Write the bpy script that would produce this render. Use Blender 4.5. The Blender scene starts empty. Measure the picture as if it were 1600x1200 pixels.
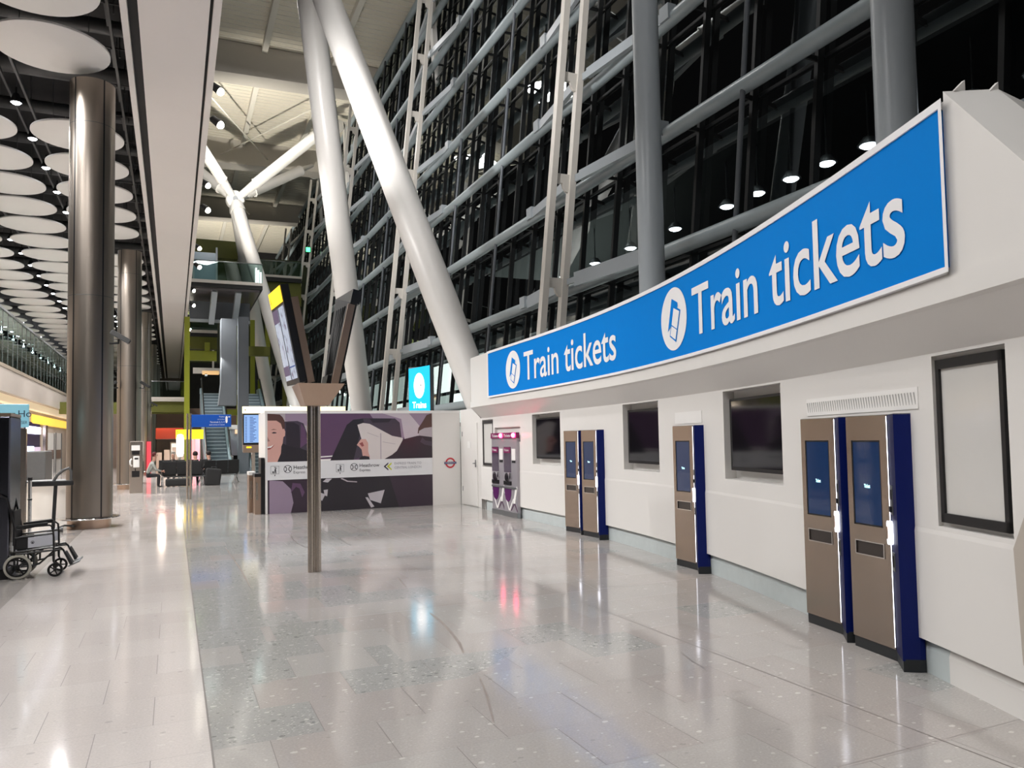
import bpy, bmesh, math, random
import numpy as np
from math import sin, cos, pi, radians, sqrt, atan, atan2, floor
from mathutils import Vector, Matrix

random.seed(7)
SC = bpy.context.scene
COL = SC.collection

# ------------------------------------------------------------------ camera
F_PX = 1185.0
TAN_P = 0.0474
ROLL = 0.018
YAW = atan(530.0 / 1185.0)
EYE = 1.65
_p = atan(TAN_P)
fw = Vector((sin(YAW) * cos(_p), cos(YAW) * cos(_p), sin(_p)))
_r0 = Vector((cos(YAW), -sin(YAW), 0.0))
_u0 = _r0.cross(fw)
rt = _r0 * cos(ROLL) - _u0 * sin(ROLL)
up = _u0 * cos(ROLL) + _r0 * sin(ROLL)
cam_d = bpy.data.cameras.new('camera')
cam = bpy.data.objects.new('camera', cam_d)
COL.objects.link(cam)
cam_d.sensor_fit = 'HORIZONTAL'
cam_d.sensor_width = 36.0
cam_d.lens = 36.0 * F_PX / 1600.0
cam_d.shift_y = (630.33 - 600.0) / 1600.0
cam_d.clip_start = 0.05
cam_d.clip_end = 400.0
M = Matrix.Identity(4)
for i in range(3):
    M[i][0] = rt[i]; M[i][1] = up[i]; M[i][2] = -fw[i]
M[2][3] = EYE
cam.matrix_world = M
SC.camera = cam

# ------------------------------------------------------------------ world, exposure, view
w = bpy.data.worlds.new('night'); SC.world = w
w.use_nodes = True
w.node_tree.nodes['Background'].inputs[0].default_value = (0.30, 0.29, 0.30, 1)
w.node_tree.nodes['Background'].inputs[1].default_value = 0.012
SC.view_settings.view_transform = 'Standard'
SC.view_settings.look = 'None'
SC.view_settings.exposure = 0.0
SC.view_settings.gamma = 1.0
SC.view_settings.use_curve_mapping = False
try:
    SC.cycles.use_denoising = True
    SC.cycles.max_bounces = 8
    SC.cycles.transparent_max_bounces = 12
    SC.cycles.sample_clamp_indirect = 6.0
    SC.cycles.use_light_tree = True
except Exception:
    pass


def lamp(name, loc, tgt, power, size=100, blend=0.7, radius=0.12, color=(1.0, 0.982, 0.968)):
    d = bpy.data.lights.new(name, 'SPOT')
    d.energy = power; d.spot_size = radians(size); d.spot_blend = blend
    d.shadow_soft_size = radius; d.color = color
    o = bpy.data.objects.new(name, d); COL.objects.link(o)
    o.location = loc
    o.rotation_euler = (Vector(tgt) - Vector(loc)).to_track_quat('-Z', 'Y').to_euler()
    return o


def area(name, loc, tgt, power, sx, sy, color=(1.0, 0.982, 0.968)):
    d = bpy.data.lights.new(name, 'AREA')
    d.shape = 'RECTANGLE'; d.size = sx; d.size_y = sy
    d.energy = power; d.color = color
    o = bpy.data.objects.new(name, d); COL.objects.link(o)
    o.location = loc
    o.rotation_euler = (Vector(tgt) - Vector(loc)).to_track_quat('-Z', 'Y').to_euler()
    return o


# hall lamps: area fills added over the void, ceiling spots over the walkway
for i, (y, e) in enumerate(((-4, 300), (6, 520), (16, 700), (26, 700), (38, 700), (50, 600))):
    area('void_fill_lamp', (3.6, y, 23.4), (3.9, y + 0.5, 0), e, 2.0, 3.0)
for i, y in enumerate((-6, -1.5, 3, 7.5, 12, 16.5, 21.05, 25.74, 30.43, 35.12, 39.81, 46, 52, 58)):
    lamp('walkway_spot_lamp', (-3.46, y, 9.44), (-3.3, y + 0.2, 0), 820 if y < 14 else 1080, 150, 0.5, 0.11)
    if y > 10:
        lamp('walkway_spot_lamp', (-5.9, y + 1.2, 9.44), (-5.7, y + 1.4, 0), 980, 150, 0.5, 0.11)
for y in (22, 30, 38, 46, 54, 62):  # fills added to brighten the left shop side, no fittings there
    lamp('balcony_fill_lamp', (-4.9, y, 5.6), (-6.9, y + .5, 0.8), 70, 130, 0.6, 0.12)
for y in (40, 50, 60, 72):
    lamp('upper_floor_lamp', (-10.4, y, 9.2), (-10.4, y, 5), 900, 150, 0.5, 0.12)
lamp('shop_fill_lamp', (-0.6, 49.5, 3.6), (-0.4, 48.5, 0), 260, 150, 0.5, 0.2, (1.0, 0.80, 0.66))  # warm fill added to brighten the dark area under the landing
lamp('escalator_spot_lamp', (2.3, 46.3, 6.7), (2.3, 48.2, 0), 520, 130, 0.6, 0.1)
lamp('escalator_spot_lamp', (4.6, 46.3, 6.7), (4.6, 48.2, 0), 420, 130, 0.6, 0.1)
for i, (y, e) in enumerate(((2.0, 100), (7.0, 400), (12.2, 620), (19.7, 650), (27.2, 900), (36, 1500), (46, 1500))):
    lamp('bulkhead_spot_lamp', (1.18, y, 9.54), (6.6, y + 2.4, 1.0), e, 95, 0.8, 0.16)
for i, (y, e) in enumerate(((4.8, 350), (12.2, 2700), (19.7, 2900), (27.2, 1500), (36.1, 1500))):
    lamp('bulkhead_upper_lamp', (1.18, y, 10.42), (6.4, y + 5.0, 11.5), e, 85, 0.9, 0.16)
for i, (y, e, yt) in enumerate(((33.0, 700, 38), (47.5, 12000, 54), (62.5, 2500, 69), (77.5, 12000, 84))):
    lamp('roof_uplight_lamp', (1.3, y, 11.0), (6.2, yt, 25.0), e, 80, 0.9, 0.2, (1.0, 0.95, 0.84))


# ------------------------------------------------------------------ materials
def s2l(c):
    c = c / 255.0
    return c / 12.92 if c <= 0.04045 else ((c + 0.055) / 1.055) ** 2.4


def rgb(r, g, b):
    return (s2l(r), s2l(g), s2l(b), 1.0)


MATS = {}


def mat(name, col, rough=0.5, metal=0.0, emit=None, estr=0.0, spec=0.5, vary=0.04, scale=6.0, coat=0.0):
    if name in MATS:
        return MATS[name]
    m = bpy.data.materials.new(name); m.use_nodes = True
    nt = m.node_tree; b = nt.nodes['Principled BSDF']
    b.inputs['Roughness'].default_value = rough
    b.inputs['Metallic'].default_value = metal
    b.inputs['Specular IOR Level'].default_value = spec
    b.inputs['Coat Weight'].default_value = coat
    if vary > 0:
        geo = nt.nodes.new('ShaderNodeNewGeometry')
        nz = nt.nodes.new('ShaderNodeTexNoise'); nz.inputs['Scale'].default_value = scale
        nz.inputs['Detail'].default_value = 3.0
        nt.links.new(geo.outputs['Position'], nz.inputs['Vector'])
        mx = nt.nodes.new('ShaderNodeMix'); mx.data_type = 'RGBA'
        a = [max(0, c * (1 - vary)) for c in col[:3]] + [1]
        c2 = [min(1, c * (1 + vary)) for c in col[:3]] + [1]
        mx.inputs['A'].default_value = a; mx.inputs['B'].default_value = c2
        nt.links.new(nz.outputs['Fac'], mx.inputs['Factor'])
        nt.links.new(mx.outputs['Result'], b.inputs['Base Color'])
    else:
        b.inputs['Base Color'].default_value = col
    if emit:
        b.inputs['Emission Color'].default_value = emit
        b.inputs['Emission Strength'].default_value = estr
    MATS[name] = m
    return m


def steel(name, col, rough=0.28, vertical=True):
    """brushed stainless steel: fine streaks along z in the roughness and the tone"""
    if name in MATS:
        return MATS[name]
    m = bpy.data.materials.new(name); m.use_nodes = True
    nt = m.node_tree; b = nt.nodes['Principled BSDF']
    b.inputs['Metallic'].default_value = 1.0
    geo = nt.nodes.new('ShaderNodeNewGeometry')
    mp = nt.nodes.new('ShaderNodeMapping')
    mp.inputs['Scale'].default_value = (34, 34, 0.35) if vertical else (2, 2, 90)
    nz = nt.nodes.new('ShaderNodeTexNoise'); nz.inputs['Scale'].default_value = 1.0; nz.inputs['Detail'].default_value = 4.0
    nt.links.new(geo.outputs['Position'], mp.inputs['Vector'])
    nt.links.new(mp.outputs['Vector'], nz.inputs['Vector'])
    mr = nt.nodes.new('ShaderNodeMapRange')
    mr.inputs['To Min'].default_value = rough * 0.9; mr.inputs['To Max'].default_value = rough * 1.15
    nt.links.new(nz.outputs['Fac'], mr.inputs['Value'])
    nt.links.new(mr.outputs['Result'], b.inputs['Roughness'])
    mx = nt.nodes.new('ShaderNodeMix'); mx.data_type = 'RGBA'
    mx.inputs['A'].default_value = [c * 0.96 for c in col[:3]] + [1]
    mx.inputs['B'].default_value = [min(1, c * 1.03) for c in col[:3]] + [1]
    nt.links.new(nz.outputs['Fac'], mx.inputs['Factor'])
    nt.links.new(mx.outputs['Result'], b.inputs['Base Color'])
    MATS[name] = m
    return m


def glass(name, tint, refl=0.10, rough=0.0):
    if name in MATS:
        return MATS[name]
    m = bpy.data.materials.new(name); m.use_nodes = True
    nt = m.node_tree
    for n in list(nt.nodes):
        nt.nodes.remove(n)
    out = nt.nodes.new('ShaderNodeOutputMaterial')
    tr = nt.nodes.new('ShaderNodeBsdfTransparent'); tr.inputs[0].default_value = tint
    gl = nt.nodes.new('ShaderNodeBsdfGlossy'); gl.inputs['Roughness'].default_value = rough
    gl.inputs['Color'].default_value = (0.9, 0.95, 0.95, 1)
    # same reflectance from either side of a thin pane (Schlick)
    lw = nt.nodes.new('ShaderNodeLayerWeight'); lw.inputs['Blend'].default_value = 0.5
    pw = nt.nodes.new('ShaderNodeMath'); pw.operation = 'POWER'; pw.inputs[1].default_value = 4.0
    nt.links.new(lw.outputs['Facing'], pw.inputs[0])
    ad = nt.nodes.new('ShaderNodeMath'); ad.operation = 'MULTIPLY_ADD'; ad.use_clamp = True
    ad.inputs[1].default_value = 0.85; ad.inputs[2].default_value = 0.05 + refl
    nt.links.new(pw.outputs[0], ad.inputs[0])
    mx = nt.nodes.new('ShaderNodeMixShader')
    nt.links.new(ad.outputs[0], mx.inputs[0])
    nt.links.new(tr.outputs[0], mx.inputs[1]); nt.links.new(gl.outputs[0], mx.inputs[2])
    nt.links.new(mx.outputs[0], out.inputs['Surface'])
    MATS[name] = m
    return m


def glow(name, col, strength, base=(0.8, 0.8, 0.8, 1)):
    return mat(name, base, 0.4, 0, col, strength, vary=0.0)


def floor_material():
    m = bpy.data.materials.new('terrazzo_tiles'); m.use_nodes = True
    nt = m.node_tree; N = nt.nodes; L = nt.links
    b = N['Principled BSDF']
    geo = N.new('ShaderNodeNewGeometry')
    sep = N.new('ShaderNodeSeparateXYZ'); L.new(geo.outputs['Position'], sep.inputs[0])

    def mth(op, a, bb=None, c=None):
        n = N.new('ShaderNodeMath'); n.operation = op
        for i, v in enumerate((a, bb, c)):
            if v is None:
                continue
            if isinstance(v, (int, float)):
                n.inputs[i].default_value = v
            else:
                L.new(v, n.inputs[i])
        return n.outputs[0]

    def mixc(f, a, bb):
        n = N.new('ShaderNodeMix'); n.data_type = 'RGBA'
        if isinstance(f, (int, float)):
            n.inputs['Factor'].default_value = f
        else:
            L.new(f, n.inputs['Factor'])
        for k, v in (('A', a), ('B', bb)):
            if isinstance(v, tuple):
                n.inputs[k].default_value = v
            else:
                L.new(v, n.inputs[k])
        return n.outputs['Result']
    X, Y = sep.outputs[0], sep.outputs[1]
    RH, TW = 0.5525, 0.602
    yy = mth('DIVIDE', mth('SUBTRACT', Y, 0.075), RH)
    row = mth('FLOOR', yy)
    fy = mth('SUBTRACT', yy, row)
    odd = mth('MODULO', mth('ADD', row, 1000.0), 2.0)
    xx = mth('ADD', mth('DIVIDE', mth('SUBTRACT', X, 0.197), TW), mth('MULTIPLY', odd, 0.5))
    col = mth('FLOOR', xx)
    fx = mth('SUBTRACT', xx, col)
    # joints: distance to the tile edge in metres
    dx = mth('MULTIPLY', mth('MINIMUM', fx, mth('SUBTRACT', 1.0, fx)), TW)
    dy = mth('MULTIPLY', mth('MINIMUM', fy, mth('SUBTRACT', 1.0, fy)), RH)
    jx = mth('LESS_THAN', dx, 0.0022)
    jy = mth('LESS_THAN', dy, 0.0018)
    big = mth('LESS_THAN', mth('ABSOLUTE', mth('SUBTRACT', X, 0.197)), 0.0055)
    big2 = mth('LESS_THAN', mth('ABSOLUTE', mth('SUBTRACT', X, 3.76)), 0.0055)
    big3 = mth('LESS_THAN', mth('ABSOLUTE', mth('SUBTRACT', mth('MODULO', mth('ADD', Y, 3.77), 4.42), 2.21)), 0.0035)
    joint = mth('MAXIMUM', mth('MAXIMUM', jx, mth('MULTIPLY', jy, 0.75)), mth('MAXIMUM', mth('MAXIMUM', big, big2), mth('MULTIPLY', big3, 0.7)))
    # tile id -> random
    cid = N.new('ShaderNodeCombineXYZ'); L.new(col, cid.inputs[0]); L.new(row, cid.inputs[1])
    wn = N.new('ShaderNodeTexWhiteNoise'); wn.noise_dimensions = '3D'; L.new(cid.outputs[0], wn.inputs['Vector'])
    r1 = wn.outputs['Value']
    wn2 = N.new('ShaderNodeTexWhiteNoise'); wn2.noise_dimensions = '3D'
    cid2 = N.new('ShaderNodeVectorMath'); cid2.operation = 'ADD'; L.new(cid.outputs[0], cid2.inputs[0]); cid2.inputs[1].default_value = (17.3, 5.1, 2.2)
    L.new(cid2.outputs[0], wn2.inputs['Vector'])
    r2 = wn2.outputs['Value']
    right = mth('GREATER_THAN', X, 0.197)
    # the grey speckled batch lies mostly in a strip between x 0.2 and 2.6
    near = N.new('ShaderNodeMapRange'); near.inputs['From Min'].default_value = 3.2; near.inputs['From Max'].default_value = 0.6
    near.inputs['To Min'].default_value = 0.10; near.inputs['To Max'].default_value = 0.80
    L.new(X, near.inputs['Value'])
    yrange = N.new('ShaderNodeMapRange'); yrange.inputs['From Min'].default_value = 4.3; yrange.inputs['From Max'].default_value = 5.6
    yrange.inputs['To Min'].default_value = 0.12; yrange.inputs['To Max'].default_value = 1.0
    L.new(Y, yrange.inputs['Value'])
    grey = mth('MULTIPLY', right, mth('LESS_THAN', r1, mth('MULTIPLY', near.outputs[0], yrange.outputs[0])))
    base_l = mixc(r2, rgb(203, 195, 191), rgb(209, 202, 198))
    base_r = mixc(r2, rgb(170, 163, 159), rgb(175, 171, 167))
    base = mixc(right, base_l, base_r)
    base = mixc(grey, base, rgb(163, 162, 159))
    # far left the walkway band ends on a darker stone
    lf = mth('LESS_THAN', X, -1.62)
    base = mixc(mth('MULTIPLY', lf, 0.8), base, rgb(168, 162, 157))
    # chips
    mp = N.new('ShaderNodeMapping'); mp.inputs['Scale'].default_value = (20, 30, 1)
    L.new(geo.outputs['Position'], mp.inputs['Vector'])
    v = N.new('ShaderNodeTexVoronoi'); v.inputs['Scale'].default_value = 1.0; v.inputs['Randomness'].default_value = 1.0
    L.new(mp.outputs[0], v.inputs['Vector'])
    sc = N.new('ShaderNodeSeparateColor'); L.new(v.outputs['Color'], sc.inputs[0])
    size = mth('MULTIPLY', mth('POWER', sc.outputs[1], 2.0), 0.46)
    chip = mth('LESS_THAN', v.outputs['Distance'], size)
    wsel = mth('GREATER_THAN', sc.outputs[0], mth('SUBTRACT', 0.84, mth('MULTIPLY', grey, 0.20)))
    dsel = mth('LESS_THAN', sc.outputs[0], mth('ADD', 0.05, mth('MULTIPLY', grey, 0.30)))
    base = mixc(mth('MULTIPLY', mth('MULTIPLY', chip, wsel), 0.45), base, rgb(224, 219, 213))
    base = mixc(mth('MULTIPLY', mth('MULTIPLY', chip, dsel), mth('ADD', 0.25, mth('MULTIPLY', grey, 0.32))), base, rgb(104, 105, 104))
    # finer chips between the large ones
    mpf = N.new('ShaderNodeMapping'); mpf.inputs['Scale'].default_value = (52, 78, 1); mpf.inputs['Rotation'].default_value = (0, 0, 0.35)
    L.new(geo.outputs['Position'], mpf.inputs['Vector'])
    vf = N.new('ShaderNodeTexVoronoi'); vf.inputs['Scale'].default_value = 1.0; L.new(mpf.outputs[0], vf.inputs['Vector'])
    sf = N.new('ShaderNodeSeparateColor'); L.new(vf.outputs['Color'], sf.inputs[0])
    chf = mth('LESS_THAN', vf.outputs['Distance'], mth('MULTIPLY', sf.outputs[1], 0.5))
    base = mixc(mth('MULTIPLY', mth('MULTIPLY', chf, mth('GREATER_THAN', sf.outputs[0], 0.72)), mth('ADD', 0.14, mth('MULTIPLY', grey, 0.34))), base, rgb(218, 214, 208))
    base = mixc(mth('MULTIPLY', mth('MULTIPLY', chf, mth('LESS_THAN', sf.outputs[0], 0.26)), mth('ADD', 0.07, mth('MULTIPLY', grey, 0.36))), base, rgb(112, 113, 112))
    # fine grain
    nz = N.new('ShaderNodeTexNoise'); nz.inputs['Scale'].default_value = 75.0; nz.inputs['Detail'].default_value = 4.0
    L.new(geo.outputs['Position'], nz.inputs['Vector'])
    g = N.new('ShaderNodeMapRange'); g.inputs['From Min'].default_value = 0.3; g.inputs['From Max'].default_value = 0.7
    g.inputs['To Min'].default_value = 0.93; g.inputs['To Max'].default_value = 1.06
    L.new(nz.outputs['Fac'], g.inputs['Value'])
    # broad wear
    nz2 = N.new('ShaderNodeTexNoise'); nz2.inputs['Scale'].default_value = 0.55; nz2.inputs['Detail'].default_value = 3.0
    L.new(geo.outputs['Position'], nz2.inputs['Vector'])
    g2 = N.new('ShaderNodeMapRange'); g2.inputs['From Min'].default_value = 0.3; g2.inputs['From Max'].default_value = 0.7
    g2.inputs['To Min'].default_value = 0.95; g2.inputs['To Max'].default_value = 1.04
    L.new(nz2.outputs['Fac'], g2.inputs['Value'])
    gm = N.new('ShaderNodeVectorMath'); gm.operation = 'SCALE'
    L.new(base, gm.inputs[0]); L.new(mth('MULTIPLY', g.outputs[0], g2.outputs[0]), gm.inputs['Scale'])
    fin = mixc(mth('MULTIPLY', joint, 0.85), gm.outputs[0], rgb(92, 84, 80))
    L.new(fin, b.inputs['Base Color'])
    rr = N.new('ShaderNodeMapRange'); rr.inputs['From Min'].default_value = 0.3; rr.inputs['From Max'].default_value = 0.7
    rr.inputs['To Min'].default_value = 0.07; rr.inputs['To Max'].default_value = 0.13
    L.new(nz2.outputs['Fac'], rr.inputs['Value'])
    L.new(mth('ADD', rr.outputs[0], mth('MULTIPLY', joint, 0.4)), b.inputs['Roughness'])
    b.inputs['Specular IOR Level'].default_value = 0.55
    bp = N.new('ShaderNodeBump'); bp.inputs['Strength'].default_value = 0.03; bp.inputs['Distance'].default_value = 0.002
    nz3 = N.new('ShaderNodeTexNoise'); nz3.inputs['Scale'].default_value = 18.0
    L.new(geo.outputs['Position'], nz3.inputs['Vector'])
    L.new(nz3.outputs['Fac'], bp.inputs['Height'])
    L.new(bp.outputs[0], b.inputs['Normal'])
    return m


M_WALL = mat('white_wall_paint', rgb(226, 223, 219), 0.35, vary=0.015, scale=1.5)
M_SOFF = mat('soffit_paint', rgb(214, 208, 203), 0.5, vary=0.015, scale=1.5)
M_WHITE = mat('white_plastic', rgb(236, 234, 231), 0.35, vary=0.02)
M_LEG = mat('white_steel_paint', rgb(222, 219, 215), 0.35, vary=0.02, scale=2)
M_POST = mat('pale_mast_paint', rgb(205, 200, 192), 0.4, vary=0.02)
M_TUBE = mat('grey_tube_paint', rgb(150, 161, 165), 0.34, vary=0.06)
M_GCOL = mat('blue_grey_column_paint', rgb(162, 169, 174), 0.35, vary=0.03)
M_DARK = mat('dark_mullion', rgb(17, 19, 20), 0.5, spec=0.3, vary=0.1)
M_BLACK = mat('black_plastic', rgb(16, 16, 18), 0.35, vary=0.1)
M_BLACKM = mat('black_matt', rgb(24, 24, 25), 0.7, vary=0.15)
M_SLATE = mat('slate_grey_paint', rgb(92, 97, 103), 0.5, vary=0.05)
M_GREEN = mat('olive_green_paint', rgb(122, 128, 16), 0.5, vary=0.08)
M_GREEND = mat('dark_olive_paint', rgb(86, 88, 16), 0.6, vary=0.1)
M_CREAM = mat('cream_roof_panel', rgb(226, 219, 203), 0.45, vary=0.03)
M_RIB = mat('roof_rib_paint', rgb(228, 223, 212), 0.45, vary=0.02)
M_BEAM = mat('roof_beam_paint', rgb(196, 190, 182), 0.5, vary=0.03)
M_CEIL = mat('dark_ceiling_void', rgb(46, 45, 46), 0.8, vary=0.3, scale=2)
M_PIPE = mat('dark_pipe', rgb(86, 86, 86), 0.45, vary=0.15)
M_DISC = mat('acoustic_disc_white', rgb(246, 243, 240), 0.6, vary=0.01)
M_BULK = mat('bulkhead_panel', rgb(240, 234, 231), 0.45, vary=0.02, scale=1)
M_STEEL = steel('brushed_column_steel', rgb(146, 137, 128), 0.36)
M_STEELK = steel('brushed_kiosk_steel', rgb(172, 160, 150), 0.20)
M_STEELP = steel('post_steel', rgb(190, 180, 170), 0.24)
M_BRONZE = steel('bronzed_steel', rgb(190, 166, 148), 0.32)
M_CHROME = mat('chrome', rgb(225, 225, 225), 0.12, 1.0, vary=0.0)
M_GREYM = mat('grey_metal', rgb(150, 152, 154), 0.35, 0.8, vary=0.05)
M_NAVY = mat('navy_blue_side', rgb(6, 24, 92), 0.38, spec=0.2, vary=0.05)
M_NAVYL = mat('lighter_blue_chamfer', rgb(20, 25, 70), 0.5, spec=0.2, vary=0.05)
M_KBASE = mat('dark_kick_plate', rgb(30, 34, 37), 0.4, vary=0.08)
M_SCRN = mat('blue_kiosk_screen', rgb(14, 36, 66), 0.06, 0, rgb(14, 52, 98), 0.36, spec=0.6, vary=0.0)
M_TV = mat('switched_off_screen', rgb(14, 13, 17), 0.07, 0, spec=0.6, vary=0.0)
M_LED = glow('white_led', (0.86, 0.88, 1.0, 1), 3.2)
M_CYANT = glow('cyan_screen_text', (0.45, 0.95, 1.0, 1), 2.5)
M_SIGNB = mat('sign_blue', rgb(0, 126, 214), 0.6, spec=0.06, vary=0.01, scale=1)
M_SIGNW = mat('sign_white_letter', rgb(240, 239, 240), 0.45, vary=0.0)
M_KICK = mat('pale_marble_kickboard', rgb(192, 200, 200), 0.3, vary=0.08, scale=9)
M_SPOT = glow('spot_lens', (0.9, 0.93, 1.0, 1), 22.0)
M_SPOTW = glow('warm_spot_lens', (1.0, 0.93, 0.78, 1), 20.0)
M_YEL = glow('yellow_lightbox', (1.0, 0.60, 0.02, 1), 1.05, rgb(250, 210, 20))
M_YELT = mat('dark_sign_text', rgb(40, 34, 10), 0.5, vary=0.0)
M_GLASSF = glass('facade_glass', (0.46, 0.50, 0.50, 1), 0.09)
M_GLASSB = glass('balustrade_glass', (0.72, 0.85, 0.82, 1), 0.06)
M_MAGENTA = mat('magenta_header', rgb(120, 24, 82), 0.3, vary=0.02)
M_PURPLE = mat('machine_purple', rgb(84, 28, 88), 0.3, vary=0.03)
M_MGREY = mat('machine_silver', rgb(165, 160, 166), 0.3, 0.35, vary=0.04)
M_RED = glow('red_beacon', (1.0, 0.02, 0.12, 1), 26.0)
M_PHSCR = mat('pale_poster_panel', rgb(206, 204, 200), 0.12, spec=0.5, vary=0.02)


# ------------------------------------------------------------------ mesh builder
class MB:
    def __init__(self):
        self.v = []; self.f = []; self.m = []; self.s = []

    def add(self, vs, fs, mi=0, smooth=False):
        n = len(self.v)
        self.v += [Vector(q) for q in vs]
        for f in fs:
            self.f.append([n + i for i in f]); self.m.append(mi); self.s.append(smooth)
        return self

    def box(self, a, b, mi=0, rot=None, bev=0.0):
        x0, y0, z0 = (min(a[i], b[i]) for i in range(3))
        x1, y1, z1 = (max(a[i], b[i]) for i in range(3))
        if bev > 0:
            return self.bevbox((x0, y0, z0), (x1, y1, z1), bev, mi, rot)
        vs = [(x, y, z) for x in (x0, x1) for y in (y0, y1) for z in (z0, z1)]
        fs = [(0, 1, 3, 2), (4, 6, 7, 5), (0, 4, 5, 1), (2, 3, 7, 6), (0, 2, 6, 4), (1, 5, 7, 3)]
        if rot is not None:
            vs = [rot @ Vector(q) for q in vs]
        return self.add(vs, fs, mi)

    def bevbox(self, a, b, bev, mi=0, rot=None):
        bm = bmesh.new()
        bmesh.ops.create_cube(bm, size=1.0)
        c = [(a[i] + b[i]) / 2 for i in range(3)]; d = [b[i] - a[i] for i in range(3)]
        for q in bm.verts:
            q.co = Vector((c[0] + q.co.x * d[0], c[1] + q.co.y * d[1], c[2] + q.co.z * d[2]))
        bev = min(bev, min(d) * 0.45)
        bmesh.ops.bevel(bm, geom=bm.edges[:], offset=bev, segments=2, affect='EDGES', profile=0.5)
        return self.frombm(bm, mi, rot)

    def frombm(self, bm, mi=0, rot=None, smooth=False):
        bm.verts.ensure_lookup_table()
        bm.verts.index_update()
        vs = [rot @ q.co if rot is not None else q.co.copy() for q in bm.verts]
        fs = [[q.index for q in f.verts] for f in bm.faces]
        bm.free()
        return self.add(vs, fs, mi, smooth)

    def tube(self, pts, r, seg=10, mi=0, caps=True, smooth=True):
        pts = [Vector(q) for q in pts]
        rs = r if isinstance(r, (list, tuple)) else [r] * len(pts)
        n = len(pts); vs = []; fs = []
        prev = None
        for i, q in enumerate(pts):
            t = (pts[min(i + 1, n - 1)] - pts[max(i - 1, 0)]).normalized()
            if prev is None:
                a = Vector((0, 0, 1)) if abs(t.z) < 0.9 else Vector((1, 0, 0))
                u = t.cross(a).normalized()
            else:
                u = (prev - t * prev.dot(t)).normalized()
            prev = u
            vv = t.cross(u)
            for k in range(seg):
                an = 2 * pi * k / seg
                vs.append(q + (u * cos(an) + vv * sin(an)) * rs[i])
        for i in range(n - 1):
            for k in range(seg):
                k2 = (k + 1) % seg
                fs.append((i * seg + k, i * seg + k2, (i + 1) * seg + k2, (i + 1) * seg + k))
        self.add(vs, fs, mi, smooth)
        if caps:
            self.add(vs[:seg], [list(range(seg))[::-1]], mi)
            self.add(vs[-seg:], [list(range(seg))], mi)
        return self

    def lathe(self, c, prof, seg=32, mi=0, smooth=True, axis='z'):
        vs = []; fs = []
        for (r, z) in prof:
            for k in range(seg):
                an = 2 * pi * k / seg
                if axis == 'z':
                    vs.append((c[0] + r * cos(an), c[1] + r * sin(an), c[2] + z))
                elif axis == 'x':
                    vs.append((c[0] + z, c[1] + r * cos(an), c[2] + r * sin(an)))
                else:
                    vs.append((c[0] + r * cos(an), c[1] + z, c[2] + r * sin(an)))
        for i in range(len(prof) - 1):
            for k in range(seg):
                k2 = (k + 1) % seg
                fs.append((i * seg + k, i * seg + k2, (i + 1) * seg + k2, (i + 1) * seg + k))
        return self.add(vs, fs, mi, smooth)

    def prism(self, poly, h0, h1, mi=0, fn=None):
        """poly: list of (a,b); extruded between h0 and h1; fn(a,b,h)->point"""
        if fn is None:
            fn = lambda a, b, h: (a, b, h)
        n = len(poly)
        vs = [fn(a, b, h0) for a, b in poly] + [fn(a, b, h1) for a, b in poly]
        fs = [list(range(n))[::-1], [n + i for i in range(n)]]
        fs += [(i, (i + 1) % n, n + (i + 1) % n, n + i) for i in range(n)]
        return self.add(vs, fs, mi)

    def bar(self, p, q, w, h, mi=0, upv=(0, 0, 1)):
        p = Vector(p); q = Vector(q); t = (q - p).normalized()
        u = Vector(upv)
        if abs(t.dot(u)) > 0.98:
            u = Vector((0, 1, 0))
        sd = t.cross(u).normalized(); u2 = sd.cross(t)
        vs = []
        for e in (p, q):
            for a, b in ((-1, -1), (1, -1), (1, 1), (-1, 1)):
                vs.append(e + sd * a * w / 2 + u2 * b * h / 2)
        return self.add(vs, [(3, 2, 1, 0), (4, 5, 6, 7), (0, 1, 5, 4), (1, 2, 6, 5), (2, 3, 7, 6), (3, 0, 4, 7)], mi)

    def poly(self, pts, mi=0):
        return self.add(pts, [list(range(len(pts)))], mi)

    flip = False

    def build(self, name, mats, parent=None, world=True):
        if MB.flip:   # the kiosk is drawn left to right as seen, its own x runs the other way
            self.v = [Vector((-q.x, q.y, q.z)) for q in self.v]
        me = bpy.data.meshes.new(name)
        off = Vector((0, 0, 0))
        if parent is not None and world:
            q = parent
            while q is not None:
                off += Vector(q.location); q = q.parent
        me.from_pydata([tuple(q - off) for q in self.v], [], self.f)
        if not isinstance(mats, (list, tuple)):
            mats = [mats]
        for mm in mats:
            me.materials.append(mm)
        me.polygons.foreach_set('material_index', self.m)
        me.polygons.foreach_set('use_smooth', self.s)
        me.update()
        bm = bmesh.new(); bm.from_mesh(me)
        bmesh.ops.remove_doubles(bm, verts=bm.verts, dist=1e-5)
        bmesh.ops.recalc_face_normals(bm, faces=bm.faces)
        for e in bm.edges:
            if len(e.link_faces) == 2 and e.calc_face_angle(0) > 0.7:
                e.smooth = False
        bm.to_mesh(me); bm.free()
        o = bpy.data.objects.new(name, me); COL.objects.link(o)
        if parent is not None:
            o.parent = parent
        return o


def tag(o, label=None, cat=None, group=None, kind=None):
    if label: o['label'] = label
    if cat: o['category'] = cat
    if group: o['group'] = group
    if kind: o['kind'] = kind
    return o


def thing(name, label, cat, loc=(0, 0, 0), rz=0.0, group=None):
    o = bpy.data.objects.new(name, None); COL.objects.link(o)
    o.empty_display_size = 0.1
    o.location = loc; o.rotation_euler = (0, 0, rz)
    return tag(o, label, cat, group)


def struct(name, mb, mats, label=None, parent=None):
    o = mb.build(name, mats, parent)
    if parent is None:
        tag(o, label, None, None, 'structure')
    return o


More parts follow.
